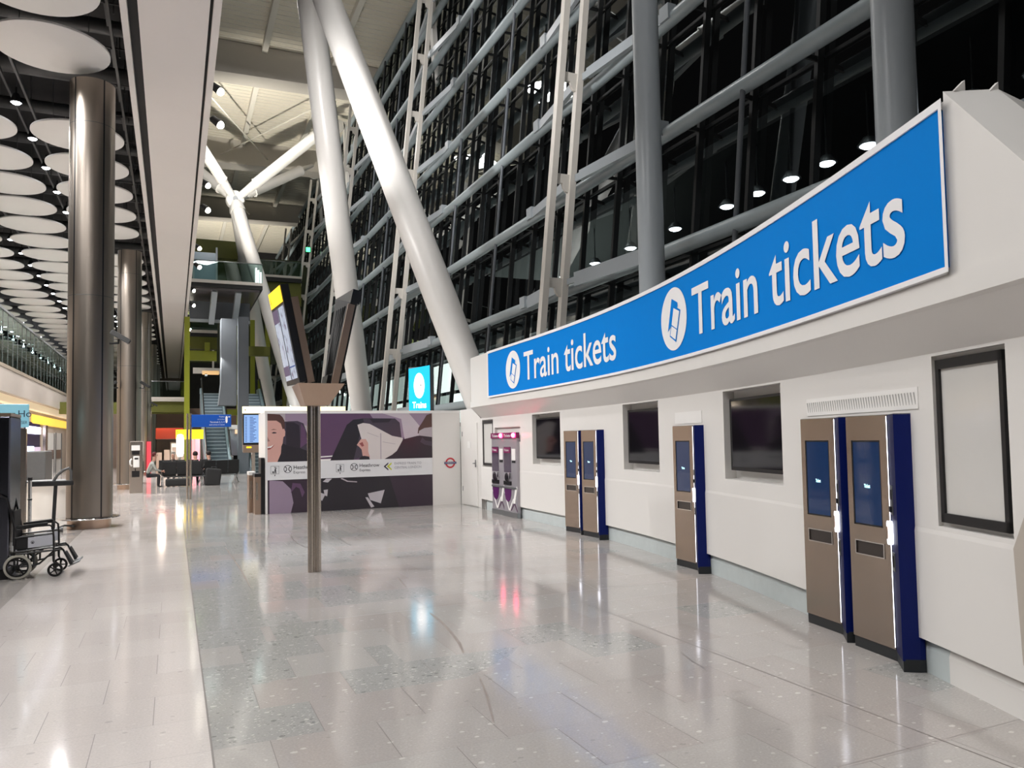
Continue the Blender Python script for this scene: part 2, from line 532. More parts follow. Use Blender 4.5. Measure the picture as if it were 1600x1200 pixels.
def dup(root, loc=None, rz=None, label=None, group=None):
    r = root.copy(); COL.objects.link(r)
    if loc is not None: r.location = loc
    if rz is not None: r.rotation_euler = (0, 0, rz)
    if label: r['label'] = label
    if group: r['group'] = group
    for ch in list(root.children):
        c = ch.copy(); COL.objects.link(c); c.parent = r
        for g in list(ch.children):
            d = g.copy(); COL.objects.link(d); d.parent = c
    return r


ORD = ['nearest', 'second', 'third', 'fourth', 'fifth', 'sixth', 'seventh', 'eighth', 'ninth', 'tenth', '11th', '12th', '13th', '14th',
       '15th', '16th', '17th', '18th', '19th', '20th', '21st', '22nd', '23rd', '24th', '25th', '26th', '27th', '28th', '29th', '30th',
       '31st', '32nd', '33rd', '34th', '35th', '36th', '37th', '38th', '39th', '40th', '41st', '42nd', '43rd', '44th', '45th', '46th', '47th', '48th', '49th', '50th',
       '51st', '52nd', '53rd', '54th', '55th', '56th', '57th', '58th', '59th', '60th']


def text_geo(body, bold=0.0, size=1.0, spacing=1.0):
    cu = bpy.data.curves.new('lettering', 'FONT')
    cu.body = body; cu.size = size; cu.offset = bold; cu.space_character = spacing
    cu.resolution_u = 4
    o = bpy.data.objects.new('lettering', cu); COL.objects.link(o)
    dg = bpy.context.evaluated_depsgraph_get()
    me = bpy.data.meshes.new_from_object(o.evaluated_get(dg))
    vs = [q.co.copy() for q in me.vertices]; fs = [list(p.vertices) for p in me.polygons]
    bpy.data.objects.remove(o); bpy.data.curves.remove(cu); bpy.data.meshes.remove(me)
    return vs, fs


def text_to(mb, body, fn, width=None, height=None, bold=0.0, mi=0, align='l', cap=None):
    """lay lettering out: (a,b) in metres from its lower left corner -> fn(a,b). width / cap height in metres"""
    vs, fs = text_geo(body, bold)
    if not vs:
        return mb
    x0 = min(q.x for q in vs); x1 = max(q.x for q in vs)
    y1 = max(q.y for q in vs); y0 = 0.0
    sy = (cap / 0.70) if cap else ((height / (y1 - y0)) if height else 1.0)
    sx = (width / (x1 - x0)) if width else sy
    ww = (x1 - x0) * sx
    ox = 0.0 if align == 'l' else (-ww if align == 'r' else -ww / 2)
    mb.add([fn((q.x - x0) * sx + ox, q.y * sy) for q in vs], fs, mi)
    return mb


def circle(cx, cy, r, n=32, a0=0.0, a1=2 * pi):
    return [(cx + r * cos(a0 + (a1 - a0) * k / n), cy + r * sin(a0 + (a1 - a0) * k / n)) for k in range(n if a1 - a0 > 6.28 else n + 1)]


def ring2d(mb, cx, cy, r0, r1, fn, mi=0, n=32, a0=0.0, a1=2 * pi):
    vs = []; fs = []
    for k in range(n + 1):
        an = a0 + (a1 - a0) * k / n
        vs.append(fn(cx + r0 * cos(an), cy + r0 * sin(an))); vs.append(fn(cx + r1 * cos(an), cy + r1 * sin(an)))
    for k in range(n):
        fs.append((2 * k, 2 * k + 1, 2 * k + 3, 2 * k + 2))
    return mb.add(vs, fs, mi)

# ================================================================== SETTING
# ------------------------------------------------------------------ floor
mb = MB()
mb.box((-16, -8, -0.2), (7.6, 110, 0.0)); struct('floor', mb, floor_material(), 'pale terrazzo tile floor of the concourse')
mb = MB(); mb.box((7.6, -8, -0.4), (30, 110, -0.22)); struct('floor', mb, M_BLACKM, 'dark ground outside the glass wall')

# ------------------------------------------------------------------ ticket wall curve
CURVE = [9.097822959298373e-05, -0.00287084720093242, 0.012397381937697093, 0.37824625771190734, 2.9566394047750175]


def XF(y):
    return float(np.polyval(CURVE, y))


def DXF(y):
    return float(np.polyval(np.polyder(CURVE), y))


WALL_OFF = 0.30
RECESS = [  # y0, y1, z0, z1, depth
    (2.80, 3.45, 1.03, 2.15, 0.05),
    (5.62, 6.90, 1.16, 2.15, 0.16),
    (8.75, 9.95, 1.16, 2.15, 0.16),
    (12.45, 13.76, 1.15, 2.14, 0.16),
    (14.40, 15.93, 1.60, 1.92, 0.06),
    (16.05, 16.87, 1.02, 2.12, 0.05)]
Y0W, Y1W = 1.4, 17.0
ys = sorted(set([round(Y0W + 0.26 * k, 3) for k in range(int((Y1W - Y0W) / 0.26) + 1)] + [Y1W] + [q for r in RECESS for q in r[:2]]))
ys = [q for i, q in enumerate(ys) if i == 0 or q - ys[i - 1] > 0.03 or any(abs(q - r[k]) < 1e-6 for r in RECESS for k in (0, 1))]
zs = sorted(set([0.24, 0.97, 1.0, 2.17] + [q for r in RECESS for q in r[2:4]]))


def woff(z):
    return WALL_OFF + (0.0 if z >= 1.0 - 1e-6 else -0.005)


mb = MB()
for a, b in zip(ys[:-1], ys[1:]):
    ym = (a + b) / 2
    for c, d in zip(zs[:-1], zs[1:]):
        zm = (c + d) / 2
        if any(r[0] < ym < r[1] and r[2] < zm < r[3] for r in RECESS):
            continue
        mb.add([(XF(a) + woff(c), a, c), (XF(b) + woff(c), b, c), (XF(b) + woff(d), b, d), (XF(a) + woff(d), a, d)], [(0, 1, 2, 3)], 0, False)
for (a, b, c, d, dp) in RECESS:   # reveals and back of every niche
    yy = [q for q in ys if a - 1e-6 <= q <= b + 1e-6]
    for p, q in zip(yy[:-1], yy[1:]):
        for z, flip in ((c, 0), (d, 1)):
            mb.add([(XF(p) + woff(z), p, z), (XF(q) + woff(z), q, z), (XF(q) + WALL_OFF + dp, q, z), (XF(p) + WALL_OFF + dp, p, z)], [(0, 1, 2, 3)])
        mb.add([(XF(p) + WALL_OFF + dp, p, c), (XF(q) + WALL_OFF + dp, q, c), (XF(q) + WALL_OFF + dp, q, d), (XF(p) + WALL_OFF + dp, p, d)], [(0, 1, 2, 3)])
    for p in (a, b):
        mb.add([(XF(p) + woff(c), p, c), (XF(p) + WALL_OFF + dp, p, c), (XF(p) + WALL_OFF + dp, p, d), (XF(p) + woff(d), p, d)], [(0, 1, 2, 3)])
# underside lip of the wall over the plinth, and the plinth's return
for a, b in zip(ys[:-1], ys[1:]):
    mb.add([(XF(a) + woff(0.3), a, 0.24), (XF(b) + woff(0.3), b, 0.24), (XF(b) + 0.36, b, 0.24), (XF(a) + 0.36, a, 0.24)], [(0, 1, 2, 3)])
# back and far end of the booth
mb.box((8.05, 1.4, 0.0), (8.1, 16.9, 2.5))
wall_right = struct('wall_right', mb, M_WALL, 'curved white ticket wall')

mb = MB()
for a, b in zip(ys[:-1], ys[1:]):
    if b > 16.75: continue
    mb.add([(XF(a) + 0.345, a, 0.0), (XF(b) + 0.345, b, 0.0), (XF(b) + 0.345, b, 0.17), (XF(a) + 0.345, a, 0.17),
            (XF(a) + 0.375, a, 0.0), (XF(b) + 0.375, b, 0.0), (XF(b) + 0.375, b, 0.235), (XF(a) + 0.375, a, 0.235)],
           [(0, 1, 2, 3), (3, 2, 6, 7)], 1 if a < 3.35 else 0)
struct('baseboard_right', mb, [M_KICK, M_WALL], 'pale kickboard at the foot of the ticket wall')

# fascia: sloped soffit, front, top
mb = MB()
YF0, YF1 = 1.0, 16.9
yf = sorted([YF0 + (YF1 - YF0) * k / 66 for k in range(67)] + [2.96])


def ftop(y):
    return 3.60 if y > 2.96 else max(2.46, 3.66 - 1.13 * (2.96 - y))


prof_n = 7
for a, b in zip(yf[:-1], yf[1:]):
    pa = []; pb = []
    for y, lst in ((a, pa), (b, pb)):
        x = XF(y)
        tz = ftop(y) if b < 2.97 else 3.60
        lst += [(x + WALL_OFF, y, 2.17), (x + 0.05, y, 2.40), (x + 0.02, y, 2.42), (x + 0.02, y, 2.56), (x + 0.035, y, 2.56), (x + 0.035, y, tz), (x + 0.22, y, tz), (x + 0.22, y, 3.1)]
    n = len(pa)
    mb.add(pa + pb, [(i, i + 1, n + i + 1, n + i) for i in range(n - 1)], 0)
x = XF(YF1)
mb.add([(x + 0.30, YF1, 2.17), (x + 0.05, YF1, 2.40), (x + 0.02, YF1, 2.42), (x + 0.02, YF1, 2.56), (x + 0.035, YF1, 3.60), (x + 0.22, YF1, 3.60), (x + 0.35, YF1, 3.1), (x + 0.6, YF1, 2.17)], [list(range(8))])
# leaning facet above the crease at the near end
ncr = [2.96 - 0.117 * k for k in range(10)]
for a, b in zip(ncr[:-1], ncr[1:]):
    pts = []
    for y in (a, b):
        k_ = (2.96 - y)
        x_, z_ = XF(y), ftop(y)
        pts.append([(x_ + .035, y, z_), (x_ + .40, y - .09, z_ + .04), (x_ + 1.6, y - .05, z_ - .10)])
    for q in (0, 1):
        mb.add([pts[0][q], pts[1][q], pts[1][q + 1], pts[0][q + 1]], [(0, 1, 2, 3)])
# roof deck of the booth
rd = [(XF(y) + 0.2, y) for y in yf] + [(8.1, YF1), (8.1, YF0)]
mb.add([(a, b, 3.1) for a, b in rd], [list(range(len(rd)))])
mb.box((8.04, YF0, 2.4), (8.1, YF1, 3.1))
struct('trim_1', mb, M_WALL, 'white overhanging fascia above the ticket wall')

# end of the ticket wall: return pier under the fascia
mb = MB()
x0_ = XF(17.0) + WALL_OFF
mb.add([(x0_, 17.0, 0), (6.86, 17.05, 0), (6.86, 17.05, 2.44), (x0_, 17.0, 2.18), (XF(16.9) + .05, 16.9, 2.40), (6.9, 17.1, 3.3), (XF(16.9) + .04, 16.9, 3.60)],
       [(0, 1, 2, 3), (3, 2, 4), (4, 2, 5, 6)])
struct('trim_2', mb, M_WALL, 'white end pier of the ticket wall')
mb = MB()
mb.box((6.86, 17.0, 0), (6.92, 18.66, 2.44))
wl = struct('wall_far', mb, M_WALL, 'short white wall between hoarding and ticket wall')
mb = MB(); mb.box((6.84, 17.45, 0.02), (6.86, 18.5, 2.08))
d1 = struct('door_1', mb, M_WALL, 'white flush door')
mb = MB()
mb.box((6.815, 17.52, 0.98), (6.835, 17.55, 1.16)); mb.box((6.78, 17.52, 1.06), (6.815, 17.62, 1.085))
mb.build('door_handle', M_GREYM, d1)
mb = MB()
for z in (0.35, 1.75): mb.box((6.833, 18.46, z), (6.842, 18.50, z + 0.12))
mb.build('hinge', M_GREYM, d1)
mb = MB(); mb.box((6.833, 17.9, 1.45), (6.839, 18.1, 1.62))
mb.build('door_notice', M_WHITE, d1)
# leaning pier at the near end of the wall
mb = MB()
mb.add([(4.40, 2.80, 0), (3.98, 1.9, 0), (3.9, 2.05, 2.3), (4.22, 2.72, 1.0), (4.85, 2.72, 0), (4.7, 1.7, 0), (4.6, 1.9, 2.3), (4.62, 2.65, 1.0)],
       [(0, 1, 2, 3), (0, 3, 7, 4), (1, 5, 6, 2), (3, 2, 6, 7), (4, 7, 6, 5)])
struct('trim_3', mb, mat('stone_grey_pier', rgb(196, 187, 176), 0.5, vary=0.03), 'grey leaning pier at the near end of the ticket wall')
# upstand fins on the near parapet
for k, (x_, lbl) in enumerate(((4.215, 'left'), (4.43, 'right'))):
    f = MB()
    f.prism([(x_, 3.665), (x_ + .095, 3.67), (x_ + .095, 3.745)], 2.90 + (.03 if k == 0 else -.03), 2.92 + (.03 if k == 0 else -.03), 0, lambda a, b, h: (a, h, b))
    o = f.build('roof_fin', M_WALL)
    tag(o, '%s small white triangular fin on top of the near parapet' % lbl, 'fin', 'fins on the parapet')

# ------------------------------------------------------------------ left side
BK0, BK1 = -0.90, 0.72
mb = MB()
mb.box((-0.62, -6, 9.75), (0.60, 100, 9.95), 0)
mb.box((0.66, -6, 9.72), (0.80, 100, 10.35), 0)
mb.box((-0.92, -6, 9.70), (-0.80, 100, 9.95), 0)
mb.box((-0.80, -6, 9.86), (-0.62, 100, 9.95), 1)
mb.box((0.60, -6, 9.86), (0.66, 100, 9.95), 1)
struct('trim_4', mb, [M_BULK, M_BLACKM], 'long pale bulkhead running down the concourse')
mb = MB()
mb.box((-16, -6, 11.2), (0.80, 100, 11.5)); struct('ceiling', mb, M_CEIL, 'dark open ceiling above the discs')
# deck edge above the bulkhead
mb = MB(); mb.box((0.70, -6, 10.36), (0.80, 100, 11.2)); struct('trim_5', mb, M_BULK, 'slab edge above the bulkhead')

# left wall and balcony
mb = MB(); mb.box((-7.5, 18, 0), (-7.32, 100, 4.3)); struct('wall_left', mb, mat('warm_beige_wall', rgb(202, 186, 172), 0.5, vary=0.05), 'beige shop wall on the left')
mb = MB()
mb.box((-7.02, 14, 4.22), (-6.95, 100, 5.30)); mb.box((-7.02, 14, 5.30), (-6.92, 100, 5.46), 1); mb.box((-16, 14, 4.22), (-7.02, 100, 4.32))
mb.box((-16, 14, 5.2), (-7.02, 100, 5.3))
struct('trim_6', mb, [mat('fascia_taupe', rgb(178, 168, 160), 0.4, vary=0.04), mat('fascia_cap', rgb(150, 138, 124), 0.4, vary=0.04)], 'taupe balcony fascia on the left')
mb = MB(); mb.box((-16.3, 0, 0), (-16, 100, 11.2)); struct('wall_left', mb, M_CEIL, 'dark far wall behind the balcony')
mb = MB(); mb.box((-16, 99.7, 0), (0.8, 100, 11.2)); struct('wall_back', mb, mat('far_end_wall', rgb(120, 112, 104), 0.6, vary=0.1), 'far end wall of the concourse')
mb = MB(); mb.box((0.8, 96, 0), (13, 96.3, 26)); struct('wall_back', mb, M_CEIL, 'far end wall of the void')

# ------------------------------------------------------------------ roof
mb = MB()
mb.box((0.8, -8, 25.0), (13.0, 100, 25.25)); rc = struct('ceiling', mb, M_CREAM, 'cream ribbed roof panels over the void')
for x in (0.9, 4.85, 8.95, 12.4):
    mb = MB(); mb.box((x - 0.16, -6, 24.62), (x + 0.16, 96, 25.0)); mb.build('roof_rib', M_RIB, rc)
# fine corrugation of the roof panels
mb = MB()
for k in range(150):
    y = 24 + k * 0.48
    mb.box((0.9, y, 24.97), (12.3, y + 0.07, 25.0))
mb.build('panel_seams', M_RIB, rc)
for k, y in enumerate((15.4, 30.5, 45.6, 60.7, 75.8)):
    mb = MB()
    mb.prism([(0.9, 23.05), (11.2, 23.3), (11.9, 25.0), (0.9, 25.0)], y, y + 1.45, 0, lambda a, b, h: (a, h, b))
    o = mb.build('roof_beam', M_BEAM)
    tag(o, '%s deep pale box beam crossing under the roof' % ORD[k], 'roof beam', 'box beams under the roof')

# ------------------------------------------------------------------ glass wall
LEAN = 0.105
XG = 9.3


def fx(x0, z):
    return x0 + LEAN * z


MY = [1.4 + 1.6 * k for k in range(0, 58)]
TZ = [2.85 + 2.64 * k for k in range(0, 9)]
for k, y in enumerate(MY):
    mb = MB()
    mb.add([(fx(XG + .06, 0), y, 0), (fx(XG + .06, 0), y + 1.6, 0), (fx(XG + .06, 25.4), y + 1.6, 25.4), (fx(XG + .06, 25.4), y, 25.4)], [(0, 1, 2, 3)])
    wn = struct('window_%d' % (k + 1), mb, M_GLASSF, 'tall dark glass bay %d of the leaning glass wall' % (k + 1))
    m2 = MB()
    m2.bar((fx(XG - .06, 0), y, 0), (fx(XG - .06, 25.5), y, 25.5), 0.085, 0.14, 0, (1, 0, 0))
    # bracket lugs at each tube level
    for z in TZ:
        m2.box((fx(XG - 0.45, z), y - 0.025, z - 0.12), (fx(XG, z), y + 0.025, z - 0.04))
        if y > 3:
            m2.box((fx(XG - .0, z), y + 0.05, z - 0.06), (fx(XG + .03, z), y + 1.55, z + 0.0))
    m2.build('mullion', M_DARK, wn)
for k, z in enumerate(TZ):
    x = fx(8.8, z)
    mb = MB(); mb.tube([(x, 1.0, z), (x, 94, z)], 0.155, 12)
    o = mb.build('transom_tube', M_TUBE)
    tag(o, 'grey horizontal tube along the glass wall, %s from the bottom' % (['lowest', 'second'] + ORD[2:])[k], 'tube', 'horizontal tubes of the glass wall')
MASTY = (1.3, 16.5, 31.6, 46.7, 61.8, 76.9)
for i, ym in enumerate(MASTY):
    t = thing('facade_mast', 'pale leaning twin-post mast in front of the glass wall, %s from the camera' % ORD[i], 'mast', (7.75, ym, 0), 0, 'twin masts of the glass wall')
    for x0 in (7.75, 8.28):
        mb = MB(); mb.bar((fx(x0, 0), ym, 0), (fx(x0, 22.95), ym, 22.95), 0.20, 0.16, 0, (1, 0, 0)); mb.build('post', M_POST, t)
    for k, z in enumerate(TZ):
        if z > 22.5: continue
        mb = MB()
        # web plate with rounded haunches between the posts
        pts = [(0.05, 0.12), (0.48, 0.12), (0.48, -0.35)] + [(0.48 - 0.22 * sin(a), -0.35 + 0.25 * (1 - cos(a))) for a in (0.5, 1.0, 1.5)] + [(0.14, -0.12), (0.05, -0.2)]
        mb.prism(pts, -0.04, 0.04, 0, lambda a, b, h: (fx(7.75 + a, z + b), ym + h, z + b))
        mb.build('web_plate', M_POST, t)
        for s in (-1, 1):
            if ym < 5 and s < 0: continue
            p = Vector((fx(8.33, z), ym + s * 0.12, z + 0.02)); q = Vector((fx(8.72, z), ym + s * 3.2, z + 0.06))
            m2 = MB()
            if k <= 1:
                d = (q - p)
                m2.bar(p, p + d * 0.12, 0.08, 0.14); m2.bar(p + d * 0.10, p + d * 0.9, 0.10, 0.34); m2.bar(p + d * 0.9, q, 0.08, 0.2)
            else:
                d = (q - p)
                m2.bar(p, p + d * 0.1, 0.05, 0.18); m2.bar(p + d * 0.07, p + d * 0.97, 0.12, 0.24)
            m2.box((q.x - 0.12, q.y - 0.16, q.z - 0.13), (q.x + 0.1, q.y + 0.16, q.z + 0.2))
            m2.build('brace', M_GCOL, t)
# slim hanger rods between the tubes
HY = (10.75, 22.5, 27.0, 38.0, 42.4)
for k, y in enumerate(HY):
    mb = MB(); mb.tube([(fx(8.75, 2.85), y, 2.85), (fx(8.75, 23.9), y, 23.9)], 0.05, 8)
    o = mb.build('hanger_rod', M_SLATE)
    tag(o, 'slim grey vertical rod threading the horizontal tubes, %s from the camera' % ORD[k], 'rod', 'rods of the glass wall')
# round grey columns rising behind the ticket wall
for k, (y, n) in enumerate(((12.08, "left"), (6.63, "right"))):
    mb = MB(); mb.lathe((8.4, y, -0.2), [(0.0, 0), (0.25, 0), (0.25, 23.5), (0.0, 23.5)], 28)
    o = mb.build('round_column', M_GCOL)
    tag(o, 'blue-grey round steel column above the blue sign, %s of the pair' % n, 'column', 'round grey columns')

# roof trees: two raking legs, a node and four arms
LEGS = [((8.15, 17.7, -0.2), 0.40), ((7.75, 32.3, -0.2), 0.40)]
for i, y0 in enumerate((25.3, 55.5)):
    dy = y0 - 25.3
    t = thing('roof_tree', '%s white tubular roof support with two raking legs' % ('nearer' if i == 0 else 'farther'), 'roof support', (3.9, y0, 18.7), 0, 'white raking roof supports')
    N = Vector((3.9, y0, 18.7))
    for (b, r) in LEGS:
        b = Vector(b) + Vector((0, dy, 0))
        d = N - b
        mb = MB()
        mb.tube([b, b + d * 0.05, b + d * 0.30, b + d * 0.7, b + d * 0.93, b + d * 0.955], [0.36, 0.38, 0.46, 0.46, 0.44, 0.44], 28)
        mb.tube([b + d * 0.955, b + d * 0.96, b + d * 0.975, b + d * 1.0], [0.50, 0.50, 0.46, 0.30], 24)
        mb.build('leg', M_LEG, t)
    mb = MB()
    mb.lathe((N.x, N.y - 0.35, N.z), [(0.0, 0.0), (0.55, 0.0), (0.62, 0.08), (0.62, 0.62), (0.55, 0.7), (0.0, 0.7)], 24, axis='y')
    mb.lathe((N.x, N.y - 0.42, N.z), [(0.0, 0.0), (0.17, 0.0), (0.17, 0.1)], 20, mi=1, axis='y')
    mb.build('node', [M_LEG, M_GREYM], t)
    for e in ((9.9, y0 - 4.6, 23.4), (9.9, y0 + 4.2, 23.4), (-0.3, y0 - 4.6, 23.4), (-0.3, y0 + 4.2, 23.4)):
        e = Vector(e); d = e - N
        mb = MB()
        mb.tube([N, N + d * 0.12, N + d * 0.20, N + d * 0.215], [0.22, 0.26, 0.30, 0.30], 18)
        mb.tube([N + d * 0.215, N + d * 0.225, N + d * 0.82, N + d * 0.83], [0.40, 0.36, 0.36, 0.40], 20)
        mb.tube([N + d * 0.83, N + d * 0.86, e], [0.26, 0.2, 0.14], 14)
        mb.build('arm', M_LEG, t)
    for e in ((11.1, y0 - 2.3, 24.4), (11.1, y0 + 8.2, 24.4)):
        q = Vector(e); p = Vector((11.35, e[1], 18.5))
        mb = MB(); mb.bar(q, p, 0.22, 0.4, 0, (0, 1, 0)); mb.lathe((q.x - 0.4, q.y - 0.2, q.z - 0.3), [(0.0, 0), (0.4, 0), (0.4, 0.3), (0.0, 0.3)], 18, axis='y')
        mb.build('tie_down', M_LEG, t)
# thin roof tie rods
for k, (p, q) in enumerate((((0.9, 47.2, 23.3), (6.6, 60.2, 23.6)), ((9.4, 47.3, 23.5), (3.2, 60.5, 23.6)), ((0.9, 61.8, 23.3), (6.6, 75.4, 23.6)))):
    mb = MB(); mb.tube([p, q], 0.05, 8); o = mb.build('tie_rod', M_RIB)
    tag(o, 'thin pale diagonal tie rod under the roof, %s from the camera' % ORD[k], 'tie rod', 'roof tie rods')

# ================================================================== TICKET WALL THINGS
# arc length along the fascia, measured towards the camera
_YT = np.linspace(17.0, 1.0, 1601)
_XT = np.array([XF(q) for q in _YT])
_ST = np.concatenate([[0], np.cumsum(np.hypot(np.diff(_XT), np.diff(_YT)))])


def s_of_y(y):
    return float(np.interp(-y, -_YT, _ST))


def y_of_s(s):
    return float(np.interp(s, _ST, _YT))


def on_fascia(y0, z0, out):
    s0 = s_of_y(y0)

    def fn(a, b):
        y = y_of_s(s0 + a)
        return (XF(y) - out, y, z0 + b)
    return fn


sg = thing('ticket_sign', 'long curved blue sign reading Train tickets twice above the ticket wall', 'sign', (6.2, 9.2, 2.6))
SY0, SY1 = 15.47, 2.965
n = 64
yy = [SY0 + (SY1 - SY0) * k / n for k in range(n + 1)]
mb = MB()
for a, b in zip(yy[:-1], yy[1:]):
    A = [(XF(a) - .0, a, 2.61), (XF(a) - .0, a, 3.55), (XF(a) + .03, a, 3.55), (XF(a) + .03, a, 2.61)]
    B = [(XF(b) - .0, b, 2.61), (XF(b) - .0, b, 3.55), (XF(b) + .03, b, 3.55), (XF(b) + .03, b, 2.61)]
    mb.add(A + B, [(i, (i + 1) % 4, 4 + (i + 1) % 4, 4 + i) for i in range(4)])
mb.build('blue_panel', M_SIGNB, sg)
mb = MB()   # pale edge trim
for z0, z1 in ((2.575, 2.61), (3.55, 3.60)):
    for a, b in zip(yy[:-1], yy[1:]):
        mb.add([(XF(a) - .012, a, z0), (XF(a) - .012, a, z1), (XF(b) - .012, b, z1), (XF(b) - .012, b, z0), (XF(a) + .03, a, z0), (XF(b) + .03, b, z0), (XF(a) + .03, a, z1), (XF(b) + .03, b, z1)],
               [(0, 1, 2, 3), (0, 3, 5, 4), (1, 6, 7, 2)])
for y0, y1 in ((SY0 + .05, SY0), (SY1, SY1 - .03)):
    a, b = y0, y1
    mb.add([(XF(a) - .012, a, 2.575), (XF(a) - .012, a, 3.60), (XF(b) - .012, b, 3.60), (XF(b) - .012, b, 2.575)], [(0, 1, 2, 3)])
mb.build('edge_trim', M_SIGNW, sg)


def ticket_symbol(yc, zc, r, parent):
    fn = on_fascia(yc, zc, 0.006)
    fn2 = on_fascia(yc, zc, 0.010)
    fn3 = on_fascia(yc, zc, 0.014)
    mb = MB()
    c = circle(0, 0, r, 48)
    mb.add([fn(0, 0)] + [fn(a, b) for a, b in c], [(0, 1 + k, 1 + (k + 1) % 48) for k in range(48)], 0)

    def q(poly, f, mi):
        mb.poly([f(a * r, b * r) for a, b in poly], mi)
    # two tickets, the rear one solid blue, the front one outlined
    q([(-0.10, 0.66), (0.34, 0.47), (0.36, 0.36), (-0.22, -0.22), (-0.46, -0.36)], fn2, 1)
    q([(-0.32, -0.52), (0.02, 0.42), (0.56, 0.20), (0.16, -0.76)], fn2, 1)
    q([(-0.25, -0.50), (0.05, 0.34), (0.49, 0.17), (0.14, -0.68)], fn3, 0)
    q([(-0.14, -0.20), (-0.13, -0.17), (0.29, -0.36), (0.28, -0.39)], on_fascia(yc, zc, 0.017), 1)
    mb.build('ticket_symbol', [M_SIGNW, M_SIGNB], parent)


ticket_symbol(14.0, 3.065, 0.385, sg)
ticket_symbol(7.60, 3.085, 0.385, sg)
for ya, yb in ((13.42, 9.50), (7.07, 3.33)):
    vs, fs = text_geo('Train tickets', 0.010)
    x0 = min(q.x for q in vs); x1 = max(q.x for q in vs)
    xs = max(q.x for q in text_geo('Train', 0.010)[0]) + 0.05      # the gap between the two words
    wd = s_of_y(yb) - s_of_y(ya)
    fn = on_fascia(ya, 2.805, 0.008)
    sx = wd / (x1 - x0)
    sy = 0.545 / max(q.y for q in vs)
    for first in (True, False):
        mb = MB()
        mb.add([fn((q.x - x0) * sx, q.y * sy) for q in vs], [f for f in fs if (vs[f[0]].x < xs) == first])
        used = sorted(set(i for f in mb.f for i in f)); ix = {q: i for i, q in enumerate(used)}
        mb.v = [mb.v[i] for i in used]; mb.f = [[ix[i] for i in f] for f in mb.f]
        mb.build('lettering', M_SIGNW, sg)

# ---- ticket kiosks
KH = 1.78


